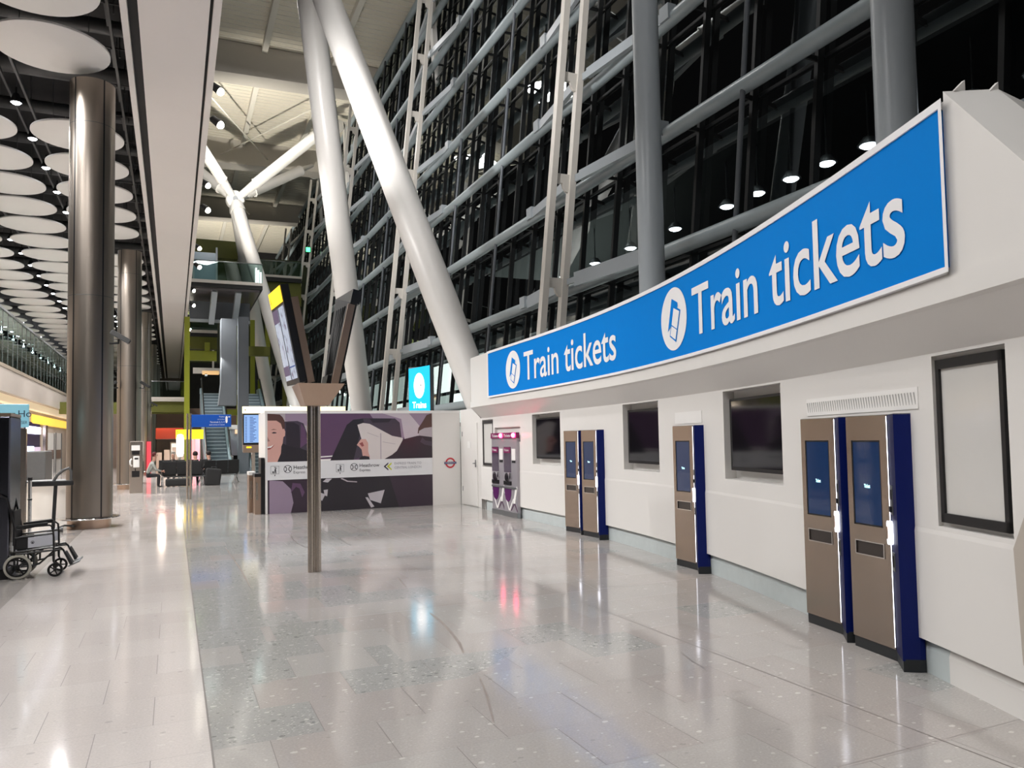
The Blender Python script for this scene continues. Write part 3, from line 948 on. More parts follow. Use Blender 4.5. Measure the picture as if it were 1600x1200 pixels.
def make_kiosk(label):
    """local frame: x along the wall towards the camera, y out of the wall, z up"""
    t = thing('ticket_kiosk', label, 'ticket machine', group='blue and steel ticket kiosks')
    A, B, Cc, D = (0, .09), (.45, .018), (.685, .115), (.71, 0.0)
    back = -.035
    b = MB()
    poly = [(0, back), A, B, Cc, D, (.71, back)]
    pin = [(p[0] + (.004 if p[0] < .3 else -.002), p[1] - .004) for p in poly]
    b.prism(pin, .075, KH - .004)
    b.build('body', M_BLACK, t)
    # steel face panel with openings is made of strips on the A-B plane
    ud = Vector((B[0] - A[0], B[1] - A[1], 0)); L = ud.length; ud.normalize(); nd = Vector((-ud.y, ud.x, 0))

    def pl(a, z, o=0.0):
        return Vector((A[0], A[1], 0)) + ud * a + nd * o + Vector((0, 0, z))

    def slab(mbx, a0, a1, z0, z1, o0, o1, mi=0):
        vs = [pl(a, z, o) for a in (a0, a1) for o in (o0, o1) for z in (z0, z1)]
        mbx.add(vs, [(0, 1, 3, 2), (4, 6, 7, 5), (0, 4, 5, 1), (2, 3, 7, 6), (0, 2, 6, 4), (1, 5, 7, 3)], mi)
    f = MB()
    sa0, sa1, sz0, sz1 = .055, L - .082, .948, 1.594
    ta0, ta1, tz0, tz1 = .075, L - .080, .73, .825
    for (a0, a1, z0, z1) in ((0, L, .085, tz0), (0, ta0, tz0, tz1), (ta1, L, tz0, tz1), (0, L, tz1, sz0), (0, sa0, sz0, sz1), (sa1, L, sz0, sz1), (0, L, sz1, KH)):
        slab(f, a0, a1, z0, z1, -.004, .006)
    f.build('steel_face', M_STEELK, t)
    s = MB(); slab(s, sa0, sa1, sz0, sz1, -.004, .001); so = s.build('touch_screen', M_SCRN, t)
    s = MB()
    mid = (sa0 + sa1) / 2
    text_to(s, 'Ticket', lambda a, z: pl(mid + a, 1.235 + z, .003), width=.066, cap=.028, bold=.01, align='c'); s.build('screen_text', M_CYANT, so)
    s = MB()
    for e in ((sa0, sa0 + .012, sz0, sz1), (sa1 - .012, sa1, sz0, sz1), (sa0, sa1, sz0, sz0 + .012), (sa0, sa1, sz1 - .012, sz1)):
        slab(s, e[0], e[1], e[2], e[3], .001, .004)
    s.build('screen_bezel', M_BLACK, so)
    s = MB(); slab(s, ta0, ta1, tz0, tz1, -.003, .0)
    sl = s.build('ticket_tray', mat('smoked_tray', rgb(52, 46, 44), 0.15, vary=0.05), t)
    s = MB()
    for e in ((ta0 - .008, ta0, tz0 - .008, tz1 + .008), (ta1, ta1 + .008, tz0 - .008, tz1 + .008), (ta0, ta1, tz0 - .008, tz0), (ta0, ta1, tz1, tz1 + .008)):
        slab(s, e[0], e[1], e[2], e[3], .004, .012)
    s.build('tray_rim', M_CHROME, sl)
    # wing
    g = MB(); g.prism([B, Cc, (Cc[0] - .012, Cc[1] - .03), (B[0] + .01, B[1] - .02)], .075, KH); g.build('wing', M_NAVYL, t)
    g = MB(); g.prism([Cc, D, (.71, back), (Cc[0] - .012, back)], .075, KH); g.build('side_panel', M_NAVY, t)
    # readers recessed in the wing
    wd_ = Vector((Cc[0] - B[0], Cc[1] - B[1], 0)); WL = wd_.length; wd_.normalize(); wn_ = Vector((-wd_.y, wd_.x, 0))

    def wp(a, z, o):
        return Vector((B[0], B[1], 0)) + wd_ * a + wn_ * o + Vector((0, 0, z))

    def wslab(mbx, a0, a1, z0, z1, o0, o1, mi=0):
        vs = [wp(a, z, o) for a in (a0, a1) for o in (o0, o1) for z in (z0, z1)]
        mbx.add(vs, [(0, 1, 3, 2), (4, 6, 7, 5), (0, 4, 5, 1), (2, 3, 7, 6), (0, 2, 6, 4), (1, 5, 7, 3)], mi)
    g = MB(); wslab(g, .03, .12, 1.06, 1.27, .0, .008); wslab(g, .045, .105, 1.08, 1.12, .008, .02, 1); wslab(g, .045, .105, 1.17, 1.24, .008, .012, 1); g.build('card_reader', [M_GREYM, M_BLACK], t)
    g = MB(); wslab(g, .03, .12, .66, .79, .0, .008); wslab(g, .045, .105, .69, .77, .008, .012, 1); g.build('coin_return', [M_GREYM, M_BLACK], t)
    # light strip and ring
    g = MB()
    g.bar(Vector((B[0] - .003, B[1] + .005, .10)), Vector((B[0] - .003, B[1] + .005, KH - .01)), .006, .007, 0, (0, 1, 0)); g.build('light_strip', M_LED, t)
    g = MB()
    pts = []
    cx, cz, rw, rh = .05, .925, .052, .085
    for k in range(20):
        an = 2 * pi * k / 20
        ca, sa_ = cos(an), sin(an)
        pts.append((cx + rw * abs(ca) ** 0.6 * (1 if ca >= 0 else -1), cz + rh * abs(sa_) ** 0.6 * (1 if sa_ >= 0 else -1)))
    g.prism(pts, .0, .03, 0, lambda a, b_, h: tuple(wp(a - .05 + .02, b_, h)))
    rg = g.build('ring_light', M_LED, t)
    g = MB()
    g.prism([(cx + .03 * cos(a), cz + .05 * sin(a)) for a in [2 * pi * k / 16 for k in range(16)]], .0301, .0345, 0, lambda a, b_, h: tuple(wp(a - .05 + .02, b_, h)))
    g.build('reader_pad', M_BRONZE, rg)
    # kick plate
    g = MB()
    g.prism([(0.0, back), (A[0], A[1] - .004), (B[0], B[1] - .004), (Cc[0], Cc[1] - .004), (.715, .005), (.715, back)], .0, .085); g.build('kick_plate', M_KBASE, t)
    # top lip
    g = MB(); g.prism([(0, back), A, B, Cc, D, (.71, back)], KH - .004, KH + .004); g.build('top_cap', M_GREYM, t)
    return t


def wall_frame(y):
    u = Vector((DXF(y), 1.0, 0)).normalized()
    return atan2(u.y, u.x)


MB.flip = True
k0 = make_kiosk('steel and blue ticket kiosk nearest the camera, right of the near pair')
MB.flip = False
KY = [(4.37, None), (5.09, 'steel and blue ticket kiosk standing left in the near pair'),
      (8.11, 'single steel and blue ticket kiosk between two dark wall screens'),
      (11.35, 'steel and blue ticket kiosk standing right in the far pair'), (12.08, 'steel and blue ticket kiosk standing left in the far pair')]
for i, (y, lb) in enumerate(KY):
    yc = y - 0.34
    rz = wall_frame(yc)
    u = Vector((cos(rz), sin(rz), 0)); v = Vector((-sin(rz), cos(rz), 0))
    # local y must point into the hall (-x)
    O = Vector((XF(yc) + WALL_OFF, yc, 0)) + u * 0.355
    if v.x > 0:
        raise RuntimeError('frame')
    o = k0 if i == 0 else dup(k0, label=lb)
    o.location = O; o.rotation_euler = (0, 0, rz)

# dark wall screens in their niches
TVL = {0: 'large dark switched-off screen in the wall niche left of the near kiosk pair', 1: 'dark switched-off screen in the wall niche left of the single kiosk', 2: 'dark switched-off screen in the niche beside the purple ticket machines'}
for i, (a, b, c, d, dp) in enumerate(RECESS[1:4]):
    ya, yb = b - 0.07, a + 0.015
    t = thing('wall_screen', TVL[i], 'screen', (XF((a + b) / 2) + WALL_OFF + .06, (a + b) / 2, 1.26), 0, 'dark wall screens')
    P = Vector((XF(ya) + WALL_OFF + .05, ya, 0)); Q = Vector((XF(yb) + WALL_OFF + .05, yb, 0))
    mb = MB(); mb.bar(P + Vector((.03, 0, 1.66)), Q + Vector((.03, 0, 1.66)), .05, .80); mb.build('casing', M_BLACK, t)
    mb = MB(); e = (Q - P).normalized()
    mb.bar(P + e * .03 + Vector((.003, 0, 1.665)), Q - e * .03 + Vector((.003, 0, 1.665)), .008, .73); mb.build('display', M_TV, t)
# poster cases
for (a, b, c, d, dp), lb in ((RECESS[0], 'black framed empty poster case right of the near kiosks'), (RECESS[5], 'narrow black framed poster case left of the purple machines')):
    ya, yb = b - 0.035, a + 0.025
    t = thing('poster_case', lb, 'poster case', (XF((a + b) / 2) + WALL_OFF + .02, (a + b) / 2, 1.05), 0, 'poster cases on the ticket wall')
    P = Vector((XF(ya) + WALL_OFF + .018, ya, 0)); Q = Vector((XF(yb) + WALL_OFF + .018, yb, 0)); e = (Q - P).normalized()
    z0, z1 = c + .03, d - .03
    wf = .035
    mb = MB()
    mb.bar(P + e * wf / 2 + Vector((0, 0, z0)), P + e * wf / 2 + Vector((0, 0, z1)), .03, wf, 0, e); mb.bar(Q - e * wf / 2 + Vector((0, 0, z0)), Q - e * wf / 2 + Vector((0, 0, z1)), .03, wf, 0, e)
    mb.bar(P + Vector((0, 0, z0 + .03)), Q + Vector((0, 0, z0 + .03)), .03, .06); mb.bar(P + Vector((0, 0, z1 - .03)), Q + Vector((0, 0, z1 - .03)), .03, .06)
    mb.build('frame', M_BLACK, t)
    mb = MB(); mb.bar(P + Vector((.008, 0, (z0 + z1) / 2)), Q + Vector((.008, 0, (z0 + z1) / 2)), .01, z1 - z0 - .02); mb.build('panel', M_PHSCR, t)
# grilles above the kiosks
for (ya, yb, lb, nsl) in ((5.13, 3.60, 'long white slatted vent above the near kiosk pair', 44), (8.22, 7.46, 'short white vent panel above the single kiosk', 0)):
    mb = MB()
    s0 = s_of_y(ya); s1 = s_of_y(yb)
    for k in range(12):
        p, q = y_of_s(s0 + (s1 - s0) * k / 12), y_of_s(s0 + (s1 - s0) * (k + 1) / 12)
        mb.bar((XF(p) + WALL_OFF - .004, p, 1.885), (XF(q) + WALL_OFF - .004, q, 1.885), .008, .15)
    for k in range(nsl):
        p = y_of_s(s0 + (s1 - s0) * (k + 0.8) / (nsl + .6))
        mb.bar((XF(p) + WALL_OFF - .0075, p - .003, 1.84), (XF(p) + WALL_OFF - .0075, p + .012, 1.925), .004, .008, 1, (0, 1, 0))
    tag(mb.build('wall_vent', [M_WHITE, mat('vent_slot_shadow', rgb(168, 166, 162), 0.6, vary=0.0)]), lb, 'vent', None)
# small sensor on wall beside near kiosk
# purple machines
pm = []
for i, (ya, yb) in enumerate(((15.90, 15.19), (15.16, 14.45))):
    t = thing('purple_ticket_machine', '%s slim silver and purple ticket machine with a red beacon' % ('left' if i == 0 else 'right'), 'ticket machine', (XF(15.2) + .26, (ya + yb) / 2, 0), 0, 'purple ticket machines')
    X = XF((ya + yb) / 2) + WALL_OFF - .075

    def pf(a, z, o=0.0):   # a: 0..1 from the far edge to the near edge
        return Vector((X - o, ya + (yb - ya) * a, z))

    def pslab(m_, a0, a1, z0, z1, o0, o1, mi=0):
        vs = [pf(a, z, o) for a in (a0, a1) for o in (o0, o1) for z in (z0, z1)]
        m_.add(vs, [(0, 1, 3, 2), (4, 6, 7, 5), (0, 4, 5, 1), (2, 3, 7, 6), (0, 2, 6, 4), (1, 5, 7, 3)], mi)
    m_ = MB(); pslab(m_, 0.01, .99, .10, 1.68, -.068, .0); m_.build('body', M_MGREY, t)
    m_ = MB(); pslab(m_, 0, 1, 1.675, 1.795, -.06, .02); hd = m_.build('header', M_MAGENTA, t)
    m_ = MB(); text_to(m_, 'Tickets', lambda a, b: pf(.12 + a / .71, 1.705 + b, .023), width=.34, cap=.058, bold=.012); m_.build('header_text', M_SIGNW, hd)
    m_ = MB(); bx = pf(.90, 1.735, .045)
    bm = bmesh.new(); bmesh.ops.create_uvsphere(bm, u_segments=14, v_segments=10, radius=.048); m_.frombm(bm, 0, Matrix.Translation(bx), True); m_.build('red_beacon', M_RED, t)
    m_ = MB(); pslab(m_, .04, .56, .95, 1.49, .0, .006); pslab(m_, .06, .54, 1.36, 1.48, .006, .012, 1); sc_ = m_.build('display_panel', [mat('machine_dark_glass', rgb(74, 62, 78), 0.12, vary=0.1), M_MAGENTA], t)
    m_ = MB(); text_to(m_, 'Tickets', lambda a, b: pf(.10 + a / .71, 1.40 + b, .014), width=.24, cap=.045, bold=.01); m_.build('panel_text', M_SIGNW, sc_)
    m_ = MB(); pslab(m_, .64, .90, 1.21, 1.45, .0, .008); pslab(m_, .66, .88, 1.155, 1.20, .0, .012, 1); m_.build('instruction_plate', [M_WHITE, M_BLACK], t)
    m_ = MB(); m_.lathe(tuple(pf(.30, .84, .0)), [(0.0, -.03), (.10, -.03), (.085, .0), (0.0, .005)], 18, axis='x'); pslab(m_, .52, .60, .82, .94, .0, .03); m_.build('coin_bowl', M_CHROME, t)
    m_ = MB(); pslab(m_, .04, .58, .68, .76, .0, .02); pslab(m_, .02, .98, .60, .64, .0, .02, 1); m_.build('tray', [M_BLACK, M_GREYM], t)
    m_ = MB()
    m_.prism([(.06, .60), (.56, .60), (.54, .46), (.46, .36), (.31, .31), (.16, .36), (.08, .46)], .0, .006, 0, lambda a, b, h: tuple(pf(a, b, h))); m_.build('purple_badge', M_PURPLE, t)
    m_ = MB()
    m_.prism([(.70, .30), (.84, .30), (.99, .62), (.97, .66), (.86, .60)], .0, .012, 0, lambda a, b, h: tuple(pf(a, b, h)))
    m_.prism([(.36, .13), (.44, .13), (.74, .40), (.68, .40)], .0, .005, 0, lambda a, b, h: tuple(pf(a, b, h)))
    m_.prism([(.03, .52), (.09, .52), (.42, .13), (.36, .13)], .0, .005, 0, lambda a, b, h: tuple(pf(a, b, h)))
    m_.prism([(.72, .30), (.80, .30), (.56, .14), (.50, .14)], .0, .004, 1, lambda a, b, h: tuple(pf(a, b, h)))
    m_.prism([(.74, .30), (.82, .30), (.99, .16), (.96, .12)], .0, .004, 1, lambda a, b, h: tuple(pf(a, b, h)))
    m_.build('ribbon_motif', [M_WHITE, mat('ribbon_plum', rgb(84, 58, 82), 0.3, vary=0.02)], t)
    m_ = MB(); pslab(m_, 0, 1, .0, .11, -.06, .012); m_.build('kick_plate', M_GREYM, t)

# ================================================================== HOARDING
HY0 = 18.70
hb = thing('hoarding', 'long white hoarding with a printed train interior picture', 'hoarding', (4.5, HY0, 0))
mb = MB(); mb.box((1.98, HY0, 0.0), (6.86, HY0 + .10, 2.40)); mb.box((1.98, HY0 + .10, 0), (2.06, HY0 + 1.5, 2.40)); mb.build('board', M_WALL, hb)
mb = MB(); mb.box((1.97, HY0 - .012, 2.36), (6.86, HY0 + .11, 2.43)); mb.build('top_rail', M_WHITE, hb)
P_ = dict(plum=rgb(96, 70, 98), plumd=rgb(58, 46, 58), seat=rgb(70, 62, 74), seatd=rgb(50, 44, 52), skin=rgb(206, 160, 150), hair=rgb(86, 62, 58), black=rgb(44, 40, 46), paper=rgb(212, 204, 202), grey=rgb(176, 166, 172),
          win=rgb(196, 186, 194), lav=rgb(150, 132, 152), peach=rgb(214, 176, 156), cuff=rgb(190, 184, 190), band=rgb(222, 222, 224), dark=rgb(52, 44, 52), shade=rgb(150, 112, 108), lip=rgb(150, 84, 84), white=rgb(238, 234, 232), lens=rgb(74, 58, 72))
PM = [mat('print_' + k, v, 0.25, vary=0.05, scale=3) for k, v in P_.items()]
PI = {k: i for i, k in enumerate(P_)}
# picture coordinates: crop pixels of the photograph, 0..1600 across the board and 0..938 down, laid flat on the board
def hpx(u, vv, lay):
    # u along the board in metres from its left end, vv height in metres
    return (2.03 + u, HY0 - .002 - lay * .0012, vv)


W_, H_ = 4.06, 2.36
def img(poly, c, lay):
    mb_img.poly([hpx(a * W_, b * H_, lay) for a, b in poly], PI[c])


mb_img = MB()
# upper picture: b from .515 (top of band) to 1 ; lower: 0 to .335
img([(0, .515), (1, .515), (1, 1), (0, 1)], 'plum', 1)
img([(0, 0.0), (1, 0.0), (1, .335), (0, .335)], 'plumd', 1)
img([(0, .515), (.255, .515), (.255, 1), (0, 1)], 'grey', 2)
img([(.10, 1), (.255, 1), (.255, .86), (.17, .90), (.10, .93)], 'lav', 2.2)
# man's seat
img([(.06, .515), (.245, .515), (.225, .80), (.205, .90), (.17, .925), (.08, .92), (.06, .85)], 'seat', 3)
img([(.105, .60), (.19, .60), (.18, .88), (.15, .91), (.105, .91)], 'seatd', 3.4)
img([(.185, .65), (.225, .70), (.215, .84), (.19, .90)], 'plum', 3.5)
# jacket, neck, head, hair
img([(.05, .515), (.255, .515), (.255, .60), (.19, .645), (.12, .67), (.075, .71), (.05, .66)], 'black', 4)
img([(0, .515), (.055, .515), (.075, .60), (.08, .73), (0, .73)], 'skin', 4.2)
img([(0, .62), (.03, .585), (.065, .62), (.085, .70), (.092, .80), (.09, .90), (.07, .935), (0, .93)], 'skin', 4.4)
img([(.088, .76), (.098, .775), (.10, .82), (.093, .85), (.086, .83)], 'skin', 4.6)
img([(0, .93), (.05, .93), (.075, .90), (.086, .84), (.098, .86), (.095, .93), (.085, .965), (.07, .99), (0, 1.0)], 'hair', 4.8)
img([(0, .655), (.022, .665), (.04, .69), (.028, .66), (.012, .64), (0, .64)], 'lip', 4.9)
img([(0, .668), (.018, .674), (.034, .688), (.020, .660), (0, .656)], 'white', 5.0)
img([(.022, .805), (.034, .816), (.048, .812), (.052, .803), (.036, .80)], 'dark', 5.0)
img([(.018, .836), (.034, .846), (.054, .838), (.034, .838)], 'hair', 5.0)
img([(0, .77), (.008, .74), (.014, .725), (0, .72)], 'shade', 5.0)
# window strip right and far seat
img([(.60, 1), (1, 1), (1, .74), (.80, .74), (.74, .92), (.62, .95)], 'lav', 2)
img([(.68, 1), (.85, 1), (.95, .80), (.86, .70), (.82, .72), (.80, .94)], 'win', 2.2)
img([(.80, .66), (.93, .72), (.93, .68), (.88, .62)], 'peach', 2.4)
img([(.43, .515), (.475, .515), (.475, .515), (.78, .60), (.80, .75), (.79, .90), (.76, .945), (.56, .95), (.50, .93), (.47, .88)], 'seat', 3)
img([(.36, .515), (.50, .515), (.535, .75), (.57, .87), (.56, .945), (.50, .935), (.46, .88)], 'black', 3.4)
img([(.60, .945), (.74, .945), (.72, .905), (.62, .90)], 'seatd', 3.6)
img([(.27, .515), (.44, .515), (.44, .535), (.27, .53)], 'white', 3)
img([(.27, .545), (.44, .56), (.44, .572), (.27, .557)], 'white', 3)
# newspaper, hand
img([(.565, .515), (.57, .60), (.525, .88), (.56, .90), (.60, .89), (.74, .76), (.81, .735), (.79, .60), (.72, .515)], 'paper', 4)
img([(.665, .515), (.672, .515), (.672, .79), (.665, .79)], 'grey', 4.3)
img([(.585, .80), (.655, .755), (.655, .75), (.585, .794)], 'grey', 4.3)
img([(.68, .70), (.76, .675), (.76, .67), (.68, .694)], 'grey', 4.3)
img([(.52, .67), (.545, .73), (.575, .73), (.59, .69), (.59, .60), (.60, .54), (.575, .515), (.555, .56), (.55, .62), (.535, .65)], 'skin', 4.6)
img([(.535, .685), (.555, .70), (.565, .66), (.552, .65)], 'lip', 4.8)
img([(.53, .515), (.60, .515), (.595, .545), (.565, .555), (.545, .545)], 'black', 4.9)
# second man seen from behind on the right
img([(.69, .515), (1, .515), (1, .77), (.90, .755), (.81, .72), (.77, .60), (.74, .56)], 'dark', 5)
img([(.905, .78), (1, .80), (1, 1), (.965, .98), (.935, .90), (.91, .84)], 'hair', 5.2)
img([(.91, .76), (1, .74), (1, .85), (.95, .84), (.915, .81)], 'grey', 5.3)
img([(.92, .69), (.95, .66), (1, .64), (1, .69), (.955, .705), (.935, .74)], 'seat', 5.4)
# lower picture
img([(.01, .0), (.13, .0), (.145, .10), (.13, .24), (.085, .32), (.01, .335)], 'lav', 2)
img([(.13, .20), (.16, .26), (.18, .24), (.195, .15), (.21, .20), (.185, .29), (.14, .30)], 'plum', 2.2)
img([(.27, 0), (.78, 0), (.72, .335), (.27, .335)], 'black', 2)
img([(.285, .20), (.33, .17), (.31, .105), (.275, .16)], 'cuff', 3); img([(.32, .215), (.345, .22), (.34, .15), (.325, .16)], 'cuff', 3)
img([(.585, .16), (.69, .19), (.665, .05), (.60, .09)], 'cuff', 3); img([(.57, .12), (.585, .12), (.625, .02), (.605, .01)], 'cuff', 3)
img([(.42, .325), (.46, .29), (.52, .28), (.52, .29), (.465, .30), (.43, .33)], 'grey', 3)
img([(.315, .30), (.335, .33), (.37, .33), (.345, .29)], 'cuff', 3)
# white information band
img([(-.012, .335), (1.0, .335), (1.0, .515), (-.012, .515)], 'band', 6)
mb_img.build('printed_picture', PM, hb)


def hb_fn(u, z, lay=8):
    return lambda a, b: hpx(u + a, z + b, lay)


INK = mat('printed_ink', rgb(46, 44, 52), 0.5, vary=0.0)
INKG = mat('printed_grey_ink', rgb(150, 150, 158), 0.5, vary=0.0)
LIME = mat('printed_lime', rgb(190, 196, 60), 0.5, vary=0.0)
mb = MB()
for u in (.07, 1.60):
    z = .93
    # pictogram: framed figure with a case and an arrow below
    s = .19
    for (a0, b0, a1, b1) in ((0, 0, s, .006), (0, s - .006, s, s), (0, 0, .006, s), (s - .006, 0, s, s)):
        mb.poly([hpx(u + a, z + b, 8) for a, b in ((a0, b0), (a1, b0), (a1, b1), (a0, b1))])
    mb.poly([hpx(u + .10 + a, z + .155 + b, 8) for a, b in circle(0, 0, .014, 10)])
    mb.poly([hpx(u + a, z + b, 8) for a, b in ((.085, .02), (.10, .02), (.105, .08), (.115, .02), (.13, .02), (.118, .13), (.15, .145), (.15, .152), (.10, .138), (.088, .10))])
    mb.poly([hpx(u + a, z + b, 8) for a, b in ((.04, .02), (.07, .02), (.07, .07), (.04, .07))])
    mb.poly([hpx(u + .095 + a, z - .035 + b, 8) for a, b in ((-.014, .012), (0, -.02), (.014, .012), (0, .022))])
for u in (.46, 2.04):
    ring2d(mb, u, 1.04, .082, .094, lambda a, b: hpx(a, b, 8), 0, 28)
    for sgn in (-1, 1):   # the two facing curves inside the roundel
        ring2d(mb, u + sgn * .075, 1.04, .045, .062, lambda a, b: hpx(a, b, 8), 0, 14, (pi / 2 if sgn > 0 else -pi / 2), (3 * pi / 2 if sgn > 0 else pi / 2))
    text_to(mb, 'Heathrow', hb_fn(u + .135, 1.035), width=.50, cap=.085, bold=.006)
    text_to(mb, 'Express', hb_fn(u + .135, .93), width=.27, cap=.062)
mb.poly([hpx(a, b, 8) for a, b in ((2.78, 1.03), (2.90, 1.13), (2.90, 1.09), (2.83, 1.03), (2.90, .965), (2.90, .925))])
mb.build('band_lettering', INK, hb)
mb = MB(); mb.poly([hpx(a, b, 8) for a, b in ((2.86, 1.03), (2.985, 1.13), (2.985, 1.085), (2.92, 1.03), (2.985, .965), (2.985, .925))]); mb.build('lime_chevron', LIME, hb)
mb = MB()
text_to(mb, 'EXPRESS TRAIN TO', hb_fn(3.06, 1.065), width=.70, cap=.062); text_to(mb, 'CENTRAL LONDON', hb_fn(3.06, .965), width=.70, cap=.062); mb.build('grey_lettering', INKG, hb)
# roundel on the plain part
RR, BB = mat('roundel_red', rgb(196, 52, 62), 0.4, vary=0.0), mat('roundel_blue', rgb(52, 56, 110), 0.4, vary=0.0)
mb = MB(); cx, cz = 4.545, 1.07
ring2d(mb, cx, cz, .095, .135, lambda a, b: hpx(a, b, 6), 0, 36)
mb.poly([hpx(a, b, 7.5) for a, b in ((cx - .165, cz - .028), (cx + .165, cz - .028), (cx + .165, cz + .028), (cx - .165, cz + .028))], 1)
text_to(mb, 'UNDERGROUND', lambda a, b: hpx(cx + a, cz - .012 + b, 9), width=.29, cap=.026, align='c', mi=2)
mb.build('roundel', [RR, BB, M_SIGNW], hb)

# slim ticket gates at the free end of the hoarding
for k, (x, y, h, lb) in enumerate(((1.74, 19.55, .98, 'white topped'), (1.82, 19.0, .95, 'black edged'))):
    t = thing('gate_post', '%s steel gate pedestal beside the left end of the hoarding' % lb, 'gate pedestal', (x, y, 0), 0, 'gate pedestals')
    mb = MB(); mb.box((x - .07, y - .25, 0), (x + .07, y + .25, h * .92)); mb.build('pedestal', M_BRONZE, t)
    mb = MB(); mb.box((x - .075, y - .26, h * .92), (x + .075, y + .26, h)); mb.build('top', M_WHITE if k == 0 else M_BLACK, t)
    mb = MB(); mb.box((x - .05, y - .262, h * .35), (x + .0, y - .25, h * .78)); mb.build('steel_plate', M_STEELP, t)
mb = MB(); mb.box((1.885, 18.72, 0.0), (1.965, 19.3, 1.32)); o = mb.build('hoarding_end_post', M_BLACK); tag(o, 'black upright panel closing the left end of the hoarding', 'post')

# ================================================================== INFORMATION TOTEM
PX, PY = 1.66, 10.03
t = thing('information_totem', 'steel post carrying two outward leaning display panels', 'display totem', (PX, PY, 0))
mb = MB()
for (dx, dy) in ((-.045, -.03), (.045, -.03), (0, .05)):
    mb.tube([(PX + dx, PY + dy, 0), (PX + dx, PY + dy, 2.2)], .040, 14)
mb.tube([(PX, PY, 0), (PX, PY, 2.2)], .050, 12)
mb.build('post', M_STEELP, t)
mb = MB()
top = [(-.20, .36), (.32, .40), (.36, -.34), (-.22, -.36)]; bot = [(-.13, .20), (.16, .20), (.17, -.17), (-.13, -.17)]
vs = [(PX + a, PY + b, 2.13) for a, b in bot] + [(PX - .02 + a, PY + b, 2.40) for a, b in top]
mb.add(vs, [(0, 1, 2, 3), (4, 5, 6, 7), (0, 1, 5, 4), (1, 2, 6, 5), (2, 3, 7, 6), (3, 0, 4, 7)])
mb.build('base_cup', M_BRONZE, t)


def quadslab(m_, bn, bf, tn, tf, thick, mi=0):
    """slab on the quad near-bottom, far-bottom, near-top, far-top, thickened along its normal"""
    bn, bf, tn, tf = map(Vector, (bn, bf, tn, tf))
    nrm = (bf - bn).cross(tn - bn).normalized() * thick
    a = [bn, bf, tf, tn]
    m_.add(a + [q + nrm for q in a], [(0, 1, 2, 3), (4, 7, 6, 5), (0, 4, 5, 1), (1, 5, 6, 2), (2, 6, 7, 3), (3, 7, 4, 0)], mi)
    return nrm


def lerp(a, b, s):
    return Vector(a) + (Vector(b) - Vector(a)) * s


def qp(Q, u, v):   # Q = bn,bf,tn,tf ; u near->far, v bottom->top
    return lerp(lerp(Q[0], Q[1], u), lerp(Q[2], Q[3], u), v)


# left panel, its lit face outwards to the left
QL = [(1.445, 9.72, 2.41), (1.385, 10.42, 2.41), (1.205, 9.66, 3.62), (1.145, 10.40, 3.62)]
m_ = MB(); quadslab(m_, *QL, .10); m_.build('left_casing', M_BLACK, t)
nl = (Vector(QL[1]) - Vector(QL[0])).cross(Vector(QL[2]) - Vector(QL[0])).normalized()
out = -nl
def offq(u0, u1, v0, v1, o, m_, mi=0):
    m_.poly([qp(QL, a, b) + out * o for a, b in ((u0, v0), (u1, v0), (u1, v1), (u0, v1))], mi)
m_ = MB(); offq(.02, .98, .83, .995, .006, m_); yl = m_.build('yellow_header', M_YEL, t)
m_ = MB()
text_to(m_, 'i', lambda a, b: qp(QL, .90 - a / .72, .865 + b / 1.22) + out * .009, cap=.10, bold=.02); m_.build('header_symbol', M_YELT, yl)
MAPM = bpy.data.materials.new('lit_map_screen'); MAPM.use_nodes = True
nt = MAPM.node_tree; bs = nt.nodes['Principled BSDF']
ge = nt.nodes.new('ShaderNodeNewGeometry'); vo = nt.nodes.new('ShaderNodeTexNoise'); vo.inputs['Scale'].default_value = 9; vo.inputs['Detail'].default_value = 5; nt.links.new(ge.outputs['Position'], vo.inputs['Vector'])
cr = nt.nodes.new('ShaderNodeValToRGB'); cr.color_ramp.elements[0].color = rgb(238, 240, 246); cr.color_ramp.elements[1].color = rgb(160, 178, 214)
e = cr.color_ramp.elements.new(.55); e.color = rgb(205, 214, 232); e = cr.color_ramp.elements.new(.72); e.color = rgb(120, 96, 120)
nt.links.new(vo.outputs['Fac'], cr.inputs[0]); nt.links.new(cr.outputs[0], bs.inputs['Emission Color']); bs.inputs['Emission Strength'].default_value = .75
bs.inputs['Base Color'].default_value = (.02, .02, .03, 1); bs.inputs['Roughness'].default_value = .1
m_ = MB(); offq(.06, .47, .05, .80, .005, m_, 0); offq(.53, .95, .05, .80, .005, m_, 0)
offq(.53, .95, .66, .80, .007, m_, 1); offq(.53, .95, .10, .20, .007, m_, 1); offq(.06, .47, .17, .185, .007, m_, 2)
m_.build('map_screen', [MAPM, glow('map_purple', rgb(110, 90, 130), .6, (0.02, 0.02, 0.02, 1)), glow('map_blue', rgb(70, 100, 170), .7, (0.02, 0.02, 0.02, 1))], t)
